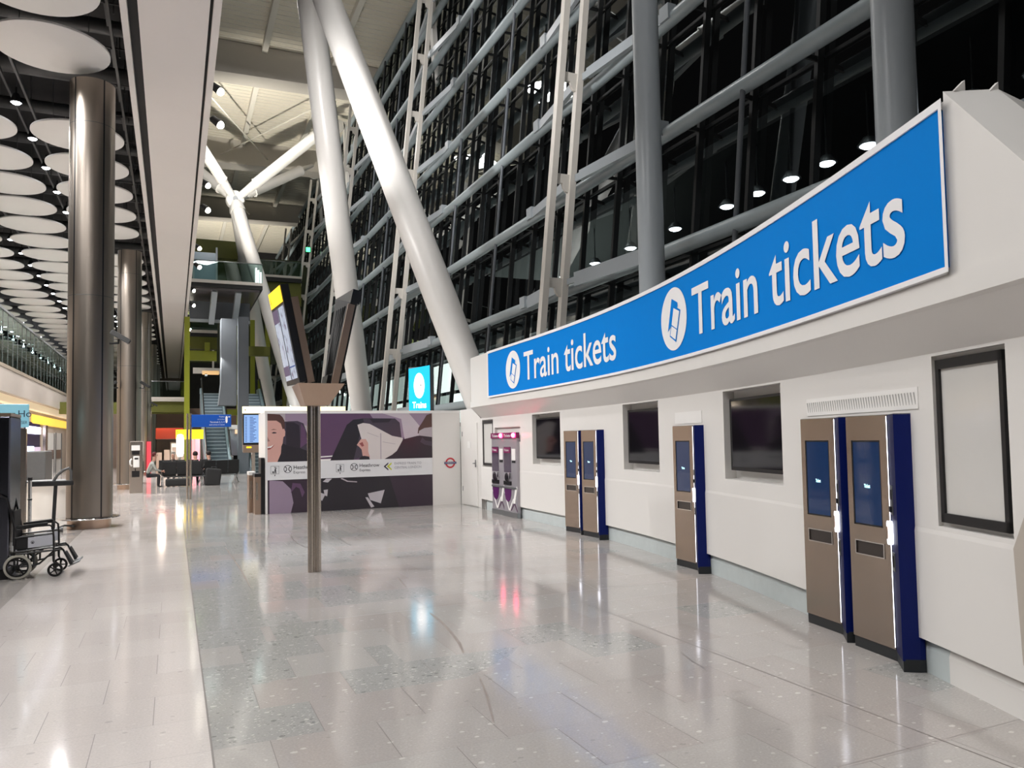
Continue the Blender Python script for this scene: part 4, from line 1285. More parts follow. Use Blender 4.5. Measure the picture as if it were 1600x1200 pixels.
# right panel leaning the other way: seen from its back
QR = [(1.86, 9.74, 2.40), (1.86, 10.46, 2.40), (2.11, 9.66, 3.62), (2.04, 10.44, 3.62)]
m_ = MB(); quadslab(m_, *QR, .09); m_.build('right_casing', M_BLACKM, t)
nr = (Vector(QR[1]) - Vector(QR[0])).cross(Vector(QR[2]) - Vector(QR[0])).normalized()
m_ = MB()
for k in range(5):
    u = .25 + .12 * k
    pts = [qp(QR, u + .02 * sin(3 * j + k),   .12 + .09 * j) - nr * .012 for j in range(9)]
    m_.tube(pts, .008, 6)
m_.build('cables', M_DARK, t)
m_ = MB(); m_.add([qp(QR, u, v) - nr * o for o in (.0, .05) for u, v in ((.28, .0), (.80, .0), (.80, .10), (.28, .10))], [(0, 1, 2, 3), (4, 5, 6, 7), (0, 1, 5, 4), (1, 2, 6, 5), (2, 3, 7, 6), (3, 0, 4, 7)]); m_.build('power_box', M_BLACK, t)
m_ = MB(); quadslab(m_, qp(QR, -.01, .86), qp(QR, 1.01, .86), qp(QR, -.01, 1.0), qp(QR, 1.01, 1.0), .12); m_.build('right_header', M_BLACK, t)
# steel frame blades
for Q, sgn, nm in ((QL, 1, nl), (QR, 1, nr)):
    m_ = MB()
    a = qp(Q, .0, -.02) + nm * (.14 if Q is QL else .02); b = qp(Q, .0, .86 if Q is QL else .84) + nm * (.14 if Q is QL else .02)
    m_.bar(a, b, .085, .05, 0, (0, 1, 0)); m_.build('frame_blade', M_BRONZE, t)

# ================================================================== LEFT SIDE THINGS
# ceiling discs
DR, DS = 1.04, 2.345
disc0 = None
ROWS = [(-2.22, 'the row over the steel columns'), (-4.575, 'the second row from the white bulkhead'), (-6.93, 'the third row from the white bulkhead'), (-9.285, 'the row just behind the balcony glass'), (-11.64, 'the second row behind the balcony glass'), (-13.985, 'the third row behind the balcony glass')]
HOLES = [17.9, 33.0, 48.1, 63.2, 78.3]
for ri, (x, rn) in enumerate(ROWS):
    k0_, n = 0, 0
    y = 9.95 + 0.01
    first = {0: 10.0, 1: 18.0, 2: 27.0, 3: 36.0, 4: 44.0, 5: 62.0}[ri]
    while y < 97:
        yy_ = y + (0.0 if ri == 0 else (-.04 if ri == 1 else .0))
        if yy_ >= first and not (ri == 0 and any(0 < yy_ - h < 2.0 for h in HOLES)):
            lb = 'round white ceiling disc, %s from the camera in %s' % (ORD[min(n, len(ORD) - 1)], rn)
            if disc0 is None:
                disc0 = thing('ceiling_disc', lb, 'ceiling disc', (x, yy_, 9.5), 0, 'white discs hanging under the ceiling')
                mb = MB(); mb.lathe((x, yy_, 9.5), [(0.0, 0.0), (DR - .015, 0.0), (DR, .012), (DR, .05), (DR - .02, .06), (0.0, .06)], 44); mb.build('disc', M_DISC, disc0)
                for an in (0.5, 2.6, 4.7):
                    mb = MB(); mb.tube([(x + .7 * cos(an), yy_ + .7 * sin(an), 9.56), (x + .7 * cos(an), yy_ + .7 * sin(an), 11.2)], .008, 5)
                    mb.build('hanger', M_PIPE, disc0)
            else:
                dup(disc0, (x, yy_, 9.5), None, lb, 'white discs hanging under the ceiling')
            n += 1
        y += DS
# service runs in the void above the discs
k = 0
for y in [13.2 + 2.5 * j for j in range(0, 20)]:
    mb = MB(); mb.tube([(-15.5, y, 10.75), (-1.0, y, 10.75)], .16 if k % 3 else .24, 10)
    o = mb.build('service_duct', M_PIPE); tag(o, 'dark round duct crossing above the ceiling discs, %s from the camera' % ORD[k], 'duct', 'ducts above the discs'); k += 1
for j, x in enumerate((-1.2, -3.30, -3.62, -5.65, -8.1)):
    mb = MB(); mb.bar((x, 2, 10.25), (x, 96, 10.25), .05, .08)
    for q in range(30):
        mb.bar((x, 4 + 3 * q, 10.25), (x, 4 + 3 * q, 11.2), .02, .02)
    o = mb.build('cable_tray', M_PIPE); tag(o, 'thin dark rail above the discs, %s from the white bulkhead' % ORD[j], 'rail', 'rails above the discs')
for j in range(26):
    y = 12.6 + 1.9 * j
    mb = MB(); mb.bar((-1.25, y, 10.35), (-1.25, y + .9, 10.35), .05, .05); mb.bar((-1.9, y + .3, 10.5), (-.95, y + .3, 10.5), .03, .03); mb.bar((-1.12, y + .4, 10.35), (-1.12, y + .4, 11.2), .03, .03)
    o = mb.build('pipe_bracket', M_PIPE); tag(o, 'small grey pipe bracket left of the white bulkhead, %s from the camera' % ORD[j], 'bracket', 'pipe brackets beside the bulkhead')
# ceiling spots between the discs
sp0 = None
n = 0
SPOTS = [(-3.46, 21.05 + 2.345 * j) for j in range(0, 26)]
SPOTS += [(-5.9, 35.2 + 2.345 * j) for j in range(0, 18)]
for (x, y) in SPOTS:
    first_row = x > -4
    lb = 'small lit ceiling spotlight, %s from the camera in the %s line of spots' % (ORD[n if first_row else n - 26], 'right' if first_row else 'left')
    if sp0 is None:
        sp0 = thing('ceiling_spotlight', lb, 'spotlight', (x, y, 9.9), 0, 'spotlights between the ceiling discs')
        mb = MB(); mb.lathe((x, y, 9.92), [(0.0, .22), (.06, .22), (.13, .03), (.13, 0.0), (.11, 0.0)], 16); mb.tube([(x, y, 10.12), (x, y, 10.3)], .02, 6); mb.build('housing', M_BLACKM, sp0)
        mb = MB(); mb.lathe((x, y, 9.925), [(0.0, -.05), (.07, -.035), (.112, 0.0)], 16); mb.build('lens', M_SPOT, sp0)
    else:
        dup(sp0, (x, y, 9.9), None, lb, 'spotlights between the ceiling discs')
    n += 1
# spots on the bulkhead edge
b0 = None; n = 0
for y in (12.2, 19.7, 27.15, 36.1, 46.2, 56.0, 64.0):
    for z in (10.40, 9.56):
        lb = 'lit spotlight on the right edge of the bulkhead, %s of the %s pair' % ('upper' if z > 10 else 'lower', ORD[n // 2])
        if b0 is None:
            b0 = thing('bulkhead_spotlight', lb, 'spotlight', (.95, y, z), 0, 'spotlights on the bulkhead edge')
            mb = MB(); mb.tube([(.80, y, z + .12), (.92, y, z + .10)], .03, 8); mb.tube([(.86, y + .05, z + .14), (1.03, y - .02, z + .0)], [.085, .11], 14); mb.build('housing', M_BLACKM, b0)
            mb = MB(); bm = bmesh.new(); bmesh.ops.create_uvsphere(bm, u_segments=12, v_segments=8, radius=.095); mb.frombm(bm, 0, Matrix.Translation((1.04, y - .02, z - .02)), True); mb.build('lens', M_SPOTW, b0)
        else:
            dup(b0, (.95, y, z), None, lb, 'spotlights on the bulkhead edge')
        n += 1

# steel columns
CY = (17.9, 33.0, 48.1, 63.2, 78.3)
c0 = None
for i, y in enumerate(CY):
    lb = ['big round stainless steel column nearest the camera', 'second round stainless steel column, behind the nearest', 'third round stainless steel column from the camera', 'fourth round stainless steel column from the camera', 'farthest visible round stainless steel column'][i]
    if c0 is None:
        c0 = thing('steel_column', lb, 'column', (-1.57, y, 0), 0, 'row of steel columns')
        mb = MB()
        # two half shells parted by dark seams facing the hall
        R_ = .425
        prof = [(0.0, .22), (R_, .22), (R_, 9.28), (0.0, 9.28)]
        mb.lathe((-1.57, y, 0), prof, 56); mb.build('shaft', M_STEEL, c0)
        for zc in (4.75, 8.35):
            m2 = MB(); m2.lathe((-1.57, y, zc), [(R_ + .0005, -.006), (R_ + .0015, 0), (R_ + .0005, .006)], 56); m2.build('ring_seam', M_PIPE, c0)
        for an in (-pi / 2 - .74, -pi / 2 + .60):
            m2 = MB(); cx, cy_ = -1.57 + (R_ - .008) * cos(an), y + (R_ - .008) * sin(an)
            m2.bar((cx, cy_, .22), (cx, cy_, 9.28), .03, .024, 0, (cos(an), sin(an), 0)); m2.build('vertical_seam', M_BLACK, c0)
        m2 = MB(); m2.lathe((-1.57, y, 0), [(0.0, 0.0), (.40, 0.0), (.40, .2), (0, .2)], 48); m2.build('plinth', M_BRONZE, c0)
        m2 = MB(); m2.lathe((-1.57, y, .185), [(.42, .0), (.56, .0), (.57, .015), (.56, .03), (.42, .03)], 48); m2.build('foot_ring', M_CHROME, c0)
    else:
        dup(c0, (-1.57, y, 0), None, lb, 'row of steel columns')
# CCTV cameras on the columns
cc0 = None
for i, (y, z, s, lb) in enumerate(((17.9, 3.78, 1, 'security camera on the right side of the nearest steel column'), (33.0, 3.9, -1, 'security camera on the left side of the second steel column'), (33.0, 3.9, 1, 'security camera on the right side of the second steel column'),
                                (48.1, 3.9, 1, 'security camera on the right side of the third steel column'))):
    t = thing('security_camera', lb, 'security camera', (-1.57 + s * .40, y - .2, z), 0, 'security cameras on the columns')
    X = -1.57 + s * .40
    mb = MB(); mb.tube([(X - s * .03, y - .28, z), (X + s * .14, y - .38, z), (X + s * .14, y - .38, z + .08)], .022, 8); mb.build('bracket', M_BLACK, t)
    mb = MB(); R3 = Matrix.Translation((X + s * .17, y - .40, z + .13)) @ Matrix.Rotation(s * .55, 4, 'Y'); mb.box((-.20, -.055, -.05), (.20, .055, .05), 0, R3, .012); mb.build('camera_body', M_PIPE if i == 0 else M_BLACKM, t)
    mb = MB(); mb.tube([R3 @ Vector((s * .20, 0, 0)), R3 @ Vector((s * .212, 0, 0))], .035, 12); mb.build('lens', M_BLACK, t)

# balcony glass screen: panes and posts
gl = thing('balcony_screen', 'tall glass screen above the taupe balcony fascia', 'glass screen', (-6.97, 55, 5.46))
mb = MB(); mb.box((-6.975, 22, 5.46), (-6.965, 96, 7.85)); mb.build('glass', M_GLASSB, gl)
mb = MB()
for k in range(62): mb.box((-6.985, 22 + 1.2 * k, 5.46), (-6.955, 22.02 + 1.2 * k, 7.85))
for z in (6.25, 7.05): mb.box((-6.982, 22, z), (-6.958, 96, z + .012))
mb.build('pane_joints', M_PIPE, gl)
mb = MB(); mb.box((-7.02, 22, 7.85), (-6.92, 96, 7.95)); mb.build('head_rail', M_GREYM, gl)
# upper floor downlights seen through the glass
for j in range(11):
    y = 47 + 4.1 * j
    mb = MB(); mb.lathe((-10.4, y, 9.3), [(0.0, 0.0), (.06, 0.0), (.075, .03), (.075, .12), (.02, .13), (.02, 1.9)], 12)
    o = mb.build('upper_downlight', M_SPOT); tag(o, 'tiny lit downlight behind the balcony glass, %s from the camera' % ORD[j], 'downlight', 'downlights behind the balcony glass')

# shops along the left wall
M_WARM = glow('warm_lit_bulkhead', (1.0, 0.80, 0.55, 1), .45, rgb(236, 210, 170))
mb = MB(); mb.box((-7.30, 50, 3.05), (-7.22, 92, 3.55)); tag(mb.build('lit_shop_fascia', glow('amber_fascia', (1.0, .66, .10, 1), .9, rgb(240, 190, 60))), 'glowing yellow band above the shops on the left', 'lit fascia')
mb = MB(); mb.box((-7.30, 22, 3.75), (-7.20, 92, 4.2)); tag(mb.build('warm_cove', M_WARM), 'warm lit strip under the balcony', 'cove light')
sh = thing('purple_shop', 'bright purple and white shop window with lit screens', 'shop', (-7.25, 50.3, 0))
mb = MB(); mb.box((-7.31, 47.9, 0), (-7.24, 52.7, 3.1)); mb.build('back_panel', mat('shop_navy', rgb(24, 14, 60), 0.4, vary=0.05), sh)
mb = MB(); mb.box((-7.24, 48.0, 2.45), (-7.15, 52.4, 2.85)); mb.build('lit_header', glow('shop_white', (.85, .8, 1, 1), 4.0), sh)
mb = MB(); mb.box((-7.24, 48.2, 1.0), (-7.18, 50.2, 1.75)); mb.build('lit_screen', glow('shop_screen', (.55, .75, 1, 1), 2.2), sh)
mb = MB(); mb.box((-7.24, 50.5, 1.05), (-7.18, 52.6, 1.7)); mb.build('purple_panel', glow('shop_purple', (.35, .10, .42, 1), .6), sh)
mb = MB(); mb.box((-7.24, 48.3, 0.05), (-7.18, 51.5, .72)); mb.build('lit_counter', glow('shop_counter', (1, .98, .95, 1), 2.6), sh)
mb = MB(); mb.box((-7.1, 52.75, 0), (-6.95, 53.6, 3.0)); tag(mb.build('shop_pier', M_STEELP), 'slim steel pier right of the purple shop window', 'pier')
for k, (y0, y1, z1, lb) in enumerate(((54.6, 58.4, 2.6, 'pale closed shop panel right of the purple shop'), (59.0, 62.0, 2.65, 'second pale closed shop panel, farther along the left wall'), (39.5, 46.8, 2.7, 'steel clad shop front behind the blue hotel sign'))):
    t = thing('closed_shop', lb, 'shop', (-7.2, (y0 + y1) / 2, 0), 0, 'closed shops on the left wall')
    mb = MB(); mb.box((-7.31, y0, 0), (-7.22, y1, z1)); mb.build('panel', M_WALL if k < 2 else M_STEELP, t)
    mb = MB(); mb.box((-7.22, y0 + .3, .9), (-7.20, y1 - .3, 1.5)); mb.build('window_band', mat('brown_shop_glass', rgb(120, 96, 84), 0.2, vary=0.1), t)
    for ya in (y0, y1 - .12):
        mb = MB(); mb.box((-7.22, ya, 0), (-7.17, ya + .12, z1)); mb.build('jamb', M_PIPE, t)
mb = MB(); mb.box((-6.2, 41, 0), (-5.4, 43.2, 1.5), 0, None, .05); tag(mb.build('grey_cabinet', M_PIPE), 'dark grey cabinet in front of the shops', 'cabinet')

# hotel reservations kiosk: steel cabinet at the picture edge and the sign behind
t = thing('steel_cabinet', 'dark reflective steel cabinet at the left edge', 'cabinet', (-2.4, 11.6, 0))
mb = MB(); mb.box((-2.75, 11.42, 0.0), (-1.90, 12.1, .12)); mb.build('plinth', M_BLACK, t)
mb = MB(); mb.box((-2.80, 11.40, .12), (-1.885, 12.12, 2.06), 0, None, .02); mb.build('body', steel('dark_cabinet_steel', rgb(96, 98, 108), 0.2), t)
mb = MB(); mb.box((-2.80, 11.40, 2.06), (-1.885, 12.12, 2.10)); mb.build('top', M_BRONZE, t)
t = thing('hotel_sign', 'pale blue translucent hotel reservations sign on a steel post', 'sign', (-2.52, 16, 0))
mb = MB(); mb.box((-3.60, 16.0, 2.02), (-2.37, 16.03, 2.44), 0, None, .012); sb = mb.build('sign_panel', glow('cyan_panel', rgb(120, 180, 200), .35, rgb(130, 182, 196)), t)
mb = MB()
vs, fs = text_geo('Ho'); sc_ = .12 / .70
mb.add([(-2.545 + q.x * sc_, 15.996, 2.21 + q.y * sc_) for q in vs], fs)
vs, fs = text_geo('RESER'); x1 = max(q.x for q in vs); sc_ = .155 / x1
mb.add([(-2.55 + q.x * sc_, 15.996, 2.085 + q.y * .055 / .7) for q in vs], fs)
mb.poly([(a, 15.996, b) for a, b in ((-2.625, 2.20), (-2.58, 2.20), (-2.58, 2.28), (-2.625, 2.28))]); mb.build('lettering', mat('sign_navy_ink', rgb(44, 62, 84), 0.5, vary=0.0), t)
mb = MB(); mb.box((-2.62, 16.0, 0), (-2.52, 16.1, 2.02)); mb.build('post', M_STEELP, t)
mb = MB(); mb.box((-2.50, 16.0, 0), (-2.41, 16.12, 2.0)); mb.build('side_post', M_STEELP, t)

# belt barrier posts beside the cabinet
for k, (x, y) in enumerate(((-2.27, 14.4), (-2.13, 14.55))):
    t = thing('queue_post', '%s slim steel queue post behind the wheelchair' % ('left' if k == 0 else 'right'), 'queue post', (x, y, 0), 0, 'queue posts')
    mb = MB(); mb.lathe((x, y, 0), [(0, 0), (.16, 0), (.16, .02), (.03, .04), (0, .04)], 18); mb.build('base', M_BLACK, t)
    mb = MB(); mb.tube([(x, y, .03), (x, y, 1.14)], .028, 12); mb.build('tube', M_CHROME, t)
    mb = MB()
    for z in (.42, .80): mb.lathe((x, y, z), [(.028, 0), (.034, .005), (.034, .02), (.028, .025)], 14)
    mb.lathe((x, y, 1.12), [(.028, 0), (.036, 0), (.036, .05), (0, .05)], 14); mb.build('collar', M_BLACK, t)

# luggage trolley frame: black bar on a single post
t = thing('trolley_stand', 'black T-shaped trolley handle standing left of the steel column', 'trolley', (-2.12, 17.3, 0))
mb = MB(); mb.bar((-2.14, 17.3, .04), (-2.10, 17.3, .94), .06, .05, 0, (0, 1, 0)); mb.build('upright', M_BLACKM, t)
mb = MB(); mb.box((-2.56, 17.25, .90), (-1.80, 17.36, 1.0), 0, None, .02); mb.build('cross_bar', M_BLACKM, t)
mb = MB(); mb.tube([(-2.14, 17.3, .99), (-2.08, 17.3, 1.10), (-1.98, 17.3, 1.20), (-1.88, 17.3, 1.24), (-1.84, 17.3, 1.18), (-1.84, 17.3, 1.0)], .028, 10); mb.build('loop_handle', M_PIPE, t)
mb = MB(); mb.box((-2.22, 17.1, .02), (-2.02, 17.75, .06)); mb.tube([(-2.10, 17.45, .05), (-1.98, 17.6, .09), (-1.8, 17.5, .08)], .02, 8); mb.lathe((-1.98, 17.2, .05), [(.0, -.02), (.05, -.02), (.05, .02), (0, .02)], 14, axis='x'); mb.build('foot', M_PIPE, t)
# white curved counter behind
t = thing('curved_counter', 'white waisted counter behind the trolley, left of the steel column', 'counter', (-2.75, 21, 0))
mb = MB(); mb.lathe((-2.75, 21.2, 0), [(0, 0), (.62, 0), (.60, .10), (.50, .5), (.47, .62), (.52, .80), (.55, .84), (0, .84)], 36); mb.build('body', mat('counter_white', rgb(232, 224, 214), 0.3, vary=0.03), t)
mb = MB(); mb.lathe((-2.75, 21.2, .84), [(0, 0), (.58, 0), (.58, .03), (0, .03)], 36); mb.build('top', M_PIPE, t)

# ---- wheelchair
def make_wheelchair():
    t = thing('wheelchair', 'black folding wheelchair parked by the steel cabinet, facing right', 'wheelchair', (-1.62, 11.65, 0))
    Y0, Y1 = 11.35, 11.83      # the two sides
    for s, y in ((0, Y0), (1, Y1)):
        m_ = MB()
        m_.lathe((-1.785, y, .155), [(.125, -.018), (.150, -.016), (.156, 0), (.150, .016), (.125, .018), (.125, -.018)], 30, axis='y')
        rw = m_.build('rear_wheel', mat('pale_grey_tyre', rgb(176, 172, 160), 0.6, vary=0.05), t)
        m2 = MB()
        m2.lathe((-1.785, y, .155), [(.105, -.012), (.127, -.012), (.127, .012), (.105, .012), (.105, -.012)], 26, axis='y')
        for k in range(5):
            an = 2 * pi * k / 5 + .3
            m2.bar((-1.785, y, .155), (-1.785 + .11 * cos(an), y, .155 + .11 * sin(an)), .018, .02, 0, (0, 1, 0))
        m2.lathe((-1.785, y, .155), [(0, -.03), (.03, -.03), (.03, .03), (0, .03)], 14, axis='y'); m2.build('wheel_spokes', M_BLACK, rw)
        m_ = MB()
        m_.lathe((-1.375, y, .088), [(.060, -.014), (.086, -.012), (.089, 0), (.086, .012), (.060, .014), (.060, -.014)], 26, axis='y')
        for k in range(5):
            an = 2 * pi * k / 5
            m_.bar((-1.375, y, .088), (-1.375 + .065 * cos(an), y, .088 + .065 * sin(an)), .014, .016, 0, (0, 1, 0))
        m_.lathe((-1.375, y, .088), [(0, -.02), (.02, -.02), (.02, .02), (0, .02)], 12, axis='y'); cw = m_.build('caster_wheel', M_BLACK, t)
        m2 = MB(); m2.tube([(-1.375, y + .022, .088), (-1.37, y + .022, .15), (-1.395, y, .20), (-1.40, y, .30)], .012, 8); m2.build('caster_fork', M_BLACK, cw)
        m_ = MB()
        r = .0125
        m_.tube([(-1.82, y, .18), (-1.82, y, .62), (-1.90, y, 1.02), (-1.98, y, 1.06)], r, 8)      # back post and push handle
        m_.tube([(-1.80, y, .62), (-1.60, y, .655), (-1.44, y, .66), (-1.405, y, .63), (-1.395, y, .50), (-1.39, y, .20)], r, 8)   # arm loop
        m_.tube([(-1.82, y, .52), (-1.40, y, .555)], r, 8); m_.tube([(-1.82, y, .345), (-1.395, y, .375)], r, 8); m_.tube([(-1.80, y, .315), (-1.30, y, .345)], r, 8)
        m_.tube([(-1.79, y, .155), (-1.66, y, .16), (-1.55, y, .18), (-1.46, y, .265), (-1.395, y, .285)], r, 8)
        m_.tube([(-1.66, y, .16), (-1.68, y, .34)], r, 8); m_.tube([(-1.61, y, .165), (-1.605, y, .34)], r, 8)
        m_.tube([(-1.395, y, .36), (-1.32, y, .37), (-1.285, y, .33), (-1.20, y, .14)], r, 8)     # leg rest hanger
        m_.build('side_frame', M_BLACK, t)
        m_ = MB(); m_.box((-1.80, y - .025, .655), (-1.46, y + .025, .685), 0, Matrix.Translation((-1.63, y, .67)) @ Matrix.Rotation(-.09, 4, 'Y') @ Matrix.Translation((1.63, -y, -.67)), .008); m_.build('arm_pad', M_BLACKM, t)
        m_ = MB(); m_.prism([(-1.675, .385), (-1.405, .41), (-1.405, .53), (-1.675, .515)], y - .006, y + .006, 0, lambda a, b, h: (a, h, b)); sp = m_.build('side_panel', mat('wheelchair_label_grey', rgb(196, 198, 206), 0.4, vary=0.02), t)
        if s == 0:
            m2 = MB(); ring2d(m2, -1.625, .455, .014, .020, lambda a, b: (a, y - .008, b), 0, 14)
            m2.poly([(a, y - .008, b) for a, b in circle(-1.625, .452, .010, 10)]); m2.build('panel_emblem', INK, sp)
        m_ = MB(); m_.prism([(-1.82, .37), (-1.68, .385), (-1.68, .515), (-1.82, .50)], y + .008, y + .014, 0, lambda a, b, h: (a, h, b)); m_.build('side_guard', M_BLACKM, t)
        m_ = MB()
        ca = (-1.285, .10); R3 = Matrix.Translation((-1.225, y, .235)) @ Matrix.Rotation(radians(62), 4, 'Y')
        m_.box((-.09, -.085, -.012), (.09, .085, .014), 0, R3, .01); m_.build('calf_pad', M_BLACKM, t)
        m_ = MB(); R3 = Matrix.Translation((-1.17, y + (.09 if s == 0 else -.09), .145)) @ Matrix.Rotation(radians(-24), 4, 'Y'); m_.box((-.07, -.075, -.01), (.07, .075, .01), 0, R3, .006); m_.build('foot_plate', M_GREYM, t)
    m_ = MB(); m_.box((-1.80, Y0 + .02, .355), (-1.40, Y1 - .02, .385), 0, None, .01); m_.build('seat', M_BLACKM, t)
    m_ = MB(); m_.box((-1.845, Y0 + .01, .42), (-1.825, Y1 - .01, .86), 0, None, .008); m_.build('backrest', M_BLACKM, t)
    m_ = MB(); m_.tube([(-1.72, Y0, .18), (-1.52, Y1, .35)], .012, 8); m_.tube([(-1.72, Y1, .18), (-1.52, Y0, .35)], .012, 8); m_.tube([(-1.785, Y0, .155), (-1.785, Y1, .155)], .012, 8); m_.build('cross_brace', M_BLACK, t)
    return t


make_wheelchair()

# payphone pedestal
t = thing('payphone', 'grey steel payphone pedestal in front of the second steel column', 'payphone', (-1.2, 30.0, 0))
mb = MB(); mb.box((-1.40, 29.9, 0), (-.98, 30.35, 1.82), 0, None, .015); mb.build('pedestal', M_STEELP, t)
mb = MB(); mb.box((-1.34, 29.885, 1.50), (-1.07, 29.9, 1.68)); mb.build('notice', M_WHITE, t)
mb = MB(); mb.box((-1.32, 29.885, 1.35), (-1.09, 29.9, 1.48)); mb.build('black_plate', M_BLACK, t)
mb = MB(); mb.box((-1.32, 29.882, .56), (-1.08, 29.9, .78)); mb.bar((-1.21, 29.89, .78), (-1.21, 29.89, .86), .03, .02, 0, (0, 1, 0)); mb.build('directory_holder', M_BLACK, t)
mb = MB(); mb.box((-1.28, 29.80, .90), (-1.08, 29.9, 1.30), 0, None, .02); ph = mb.build('telephone', M_WHITE, t)
mb = MB(); mb.tube([(-1.33, 29.84, 1.20), (-1.37, 29.80, 1.14), (-1.37, 29.80, 1.02), (-1.33, 29.84, .96)], .03, 10); mb.build('handset', M_WHITE, ph)
mb = MB(); mb.box((-1.24, 29.79, 1.18), (-1.12, 29.80, 1.24)); mb.build('phone_display', M_BLACK, ph)

# wayfinding post with the blue sign
t = thing('wayfinding_sign', 'blue directional sign on a slim steel post with white lettering', 'sign', (.445, 25.3, 0))
mb = MB()
for dx in (-.045, .045): mb.tube([(.445 + dx, 25.3, 0), (.445 + dx, 25.3, 2.62)], .032, 12)
mb.build('post', M_STEELP, t)
mb = MB(); mb.box((.52, 25.27, 2.20), (1.66, 25.33, 2.585), 0, None, .008); bp_ = mb.build('blue_panel', mat('sign_royal_blue', rgb(10, 78, 172), 0.4), t)
mb = MB()
for b, z, cp, wd in (('Trains', 2.50, .04, .16), ('to London', 2.425, .03, .20), ('Terminals 2, 3, 4', 2.33, .05, .42), ('and onward travel', 2.255, .035, .44)):
    text_to(mb, b, lambda a, q, z=z: (1.46 + a, 25.266, z + q), width=wd, cap=cp, align='r')
mb.poly([(a, 25.266, b) for a, b in ((1.56, 2.505), (1.60, 2.505), (1.60, 2.49), (1.635, 2.512), (1.60, 2.535), (1.60, 2.52), (1.56, 2.52))])
mb.prism([(1.52 + .032 * cos(a) , 2.43 + (.05 if sin(a) > 0 else -.05) + .06 * sin(a)) for a in [2 * pi * k / 20 for k in range(20)]], 25.262, 25.266, 0, lambda a, b, h: (a, h, b))
mb.build('lettering', M_SIGNW, bp_)

# ================================================================== BACKGROUND
# departure board behind the hoarding
t = thing('departure_board', 'wide departure board with a glowing yellow header above the hoarding end', 'departure board', (3.6, 30, 0))
mb = MB(); mb.box((2.38, 30.0, 1.35), (6.2, 30.3, 3.06)); mb.build('casing', M_BLACK, t)
mb = MB(); mb.box((2.36, 29.97, 2.80), (6.2, 30.0, 3.06)); yh = mb.build('yellow_header', glow('pale_yellow_header', (1.0, .78, .28, 1), 1.7), t)
mb = MB(); mb.poly([(a, 29.965, b) for a, b in circle(2.46, 2.93, .025, 10)]); mb.build('header_symbol', M_YELT, yh)
for k in range(6):
    x = 2.42 + .62 * k
    mb = MB(); mb.box((x, 29.975, 1.70), (x + .53, 29.998, 2.74)); sc_ = mb.build('screen', glow('departure_screen', rgb(150, 190, 246), .95, (.02, .02, .03, 1)), t)
    mb = MB()
    for j in range(16): mb.box((x + .04, 29.972, 1.74 + .06 * j), (x + .10, 29.974, 1.765 + .06 * j)); mb.box((x + .20, 29.972, 1.74 + .06 * j), (x + .32 + .03 * ((j * 7) % 5), 29.974, 1.765 + .06 * j))
    mb.build('screen_rows', mat('screen_dark_rows', rgb(60, 90, 160), 0.4, vary=0), sc_)
mb = MB(); mb.box((2.38, 29.96, 1.33), (6.2, 30.0, 1.62)); mb.build('lower_panel', M_BRONZE, t)
mb = MB(); mb.box((2.50, 29.955, 1.50), (2.68, 29.96, 1.56)); mb.build('orange_label', M_YEL, t)
mb = MB()
for x in (2.7, 5.9): mb.box((x, 30.1, 0), (x + .12, 30.25, 1.35))
mb.build('stand', M_STEELP, t)

# cyan trains sign above the hoarding
t = thing('trains_sign', 'glowing cyan sign with a white oval standing behind the hoarding', 'sign', (6.25, 20, 0))
mb = MB(); mb.prism([(5.99, 20.41), (6.445, 19.91), (6.60, 20.05), (6.145, 20.55)], 2.29, 3.70); mb.build('casing', M_GREYM, t)
mb = MB(); mb.poly([(5.985, 20.40, 2.30), (6.44, 19.90, 2.30), (6.44, 19.90, 3.73), (5.985, 20.40, 3.66)]); cf = mb.build('cyan_face', glow('cyan_face', (0.0, .56, .86, 1), .85, (0, .3, .5, 1)), t)


def cyf(a, b):
    return (5.985 + .455 * a - .006, 20.40 - .50 * a - .006, 2.30 + b)


mb = MB(); mb.poly([cyf(.5 + .25 * cos(an), .88 + .35 * sin(an)) for an in [2 * pi * k / 32 for k in range(32)]])
text_to(mb, 'Trains', lambda a, b: cyf(.5 + a / .68, .265 + b), width=.44, cap=.17, bold=.02, align='c'); mb.build('oval_and_lettering', glow('white_lit', (1, 1, 1, 1), 1.8), cf)
mb = MB(); mb.poly([(p[0] - .004, p[1] - .004, p[2]) for p in (cyf(.42, .90), cyf(.47, .90), cyf(.47, .92), cyf(.42, .92))]); mb.poly([(p[0] - .004, p[1] - .004, p[2]) for p in (cyf(.55, .87), cyf(.60, .87), cyf(.60, .91), cyf(.55, .91))]); mb.build('oval_marks', INK, cf)
mb = MB(); mb.box((6.2, 20.05, 0), (6.34, 20.17, 2.3)); mb.build('post', M_GREYM, t)

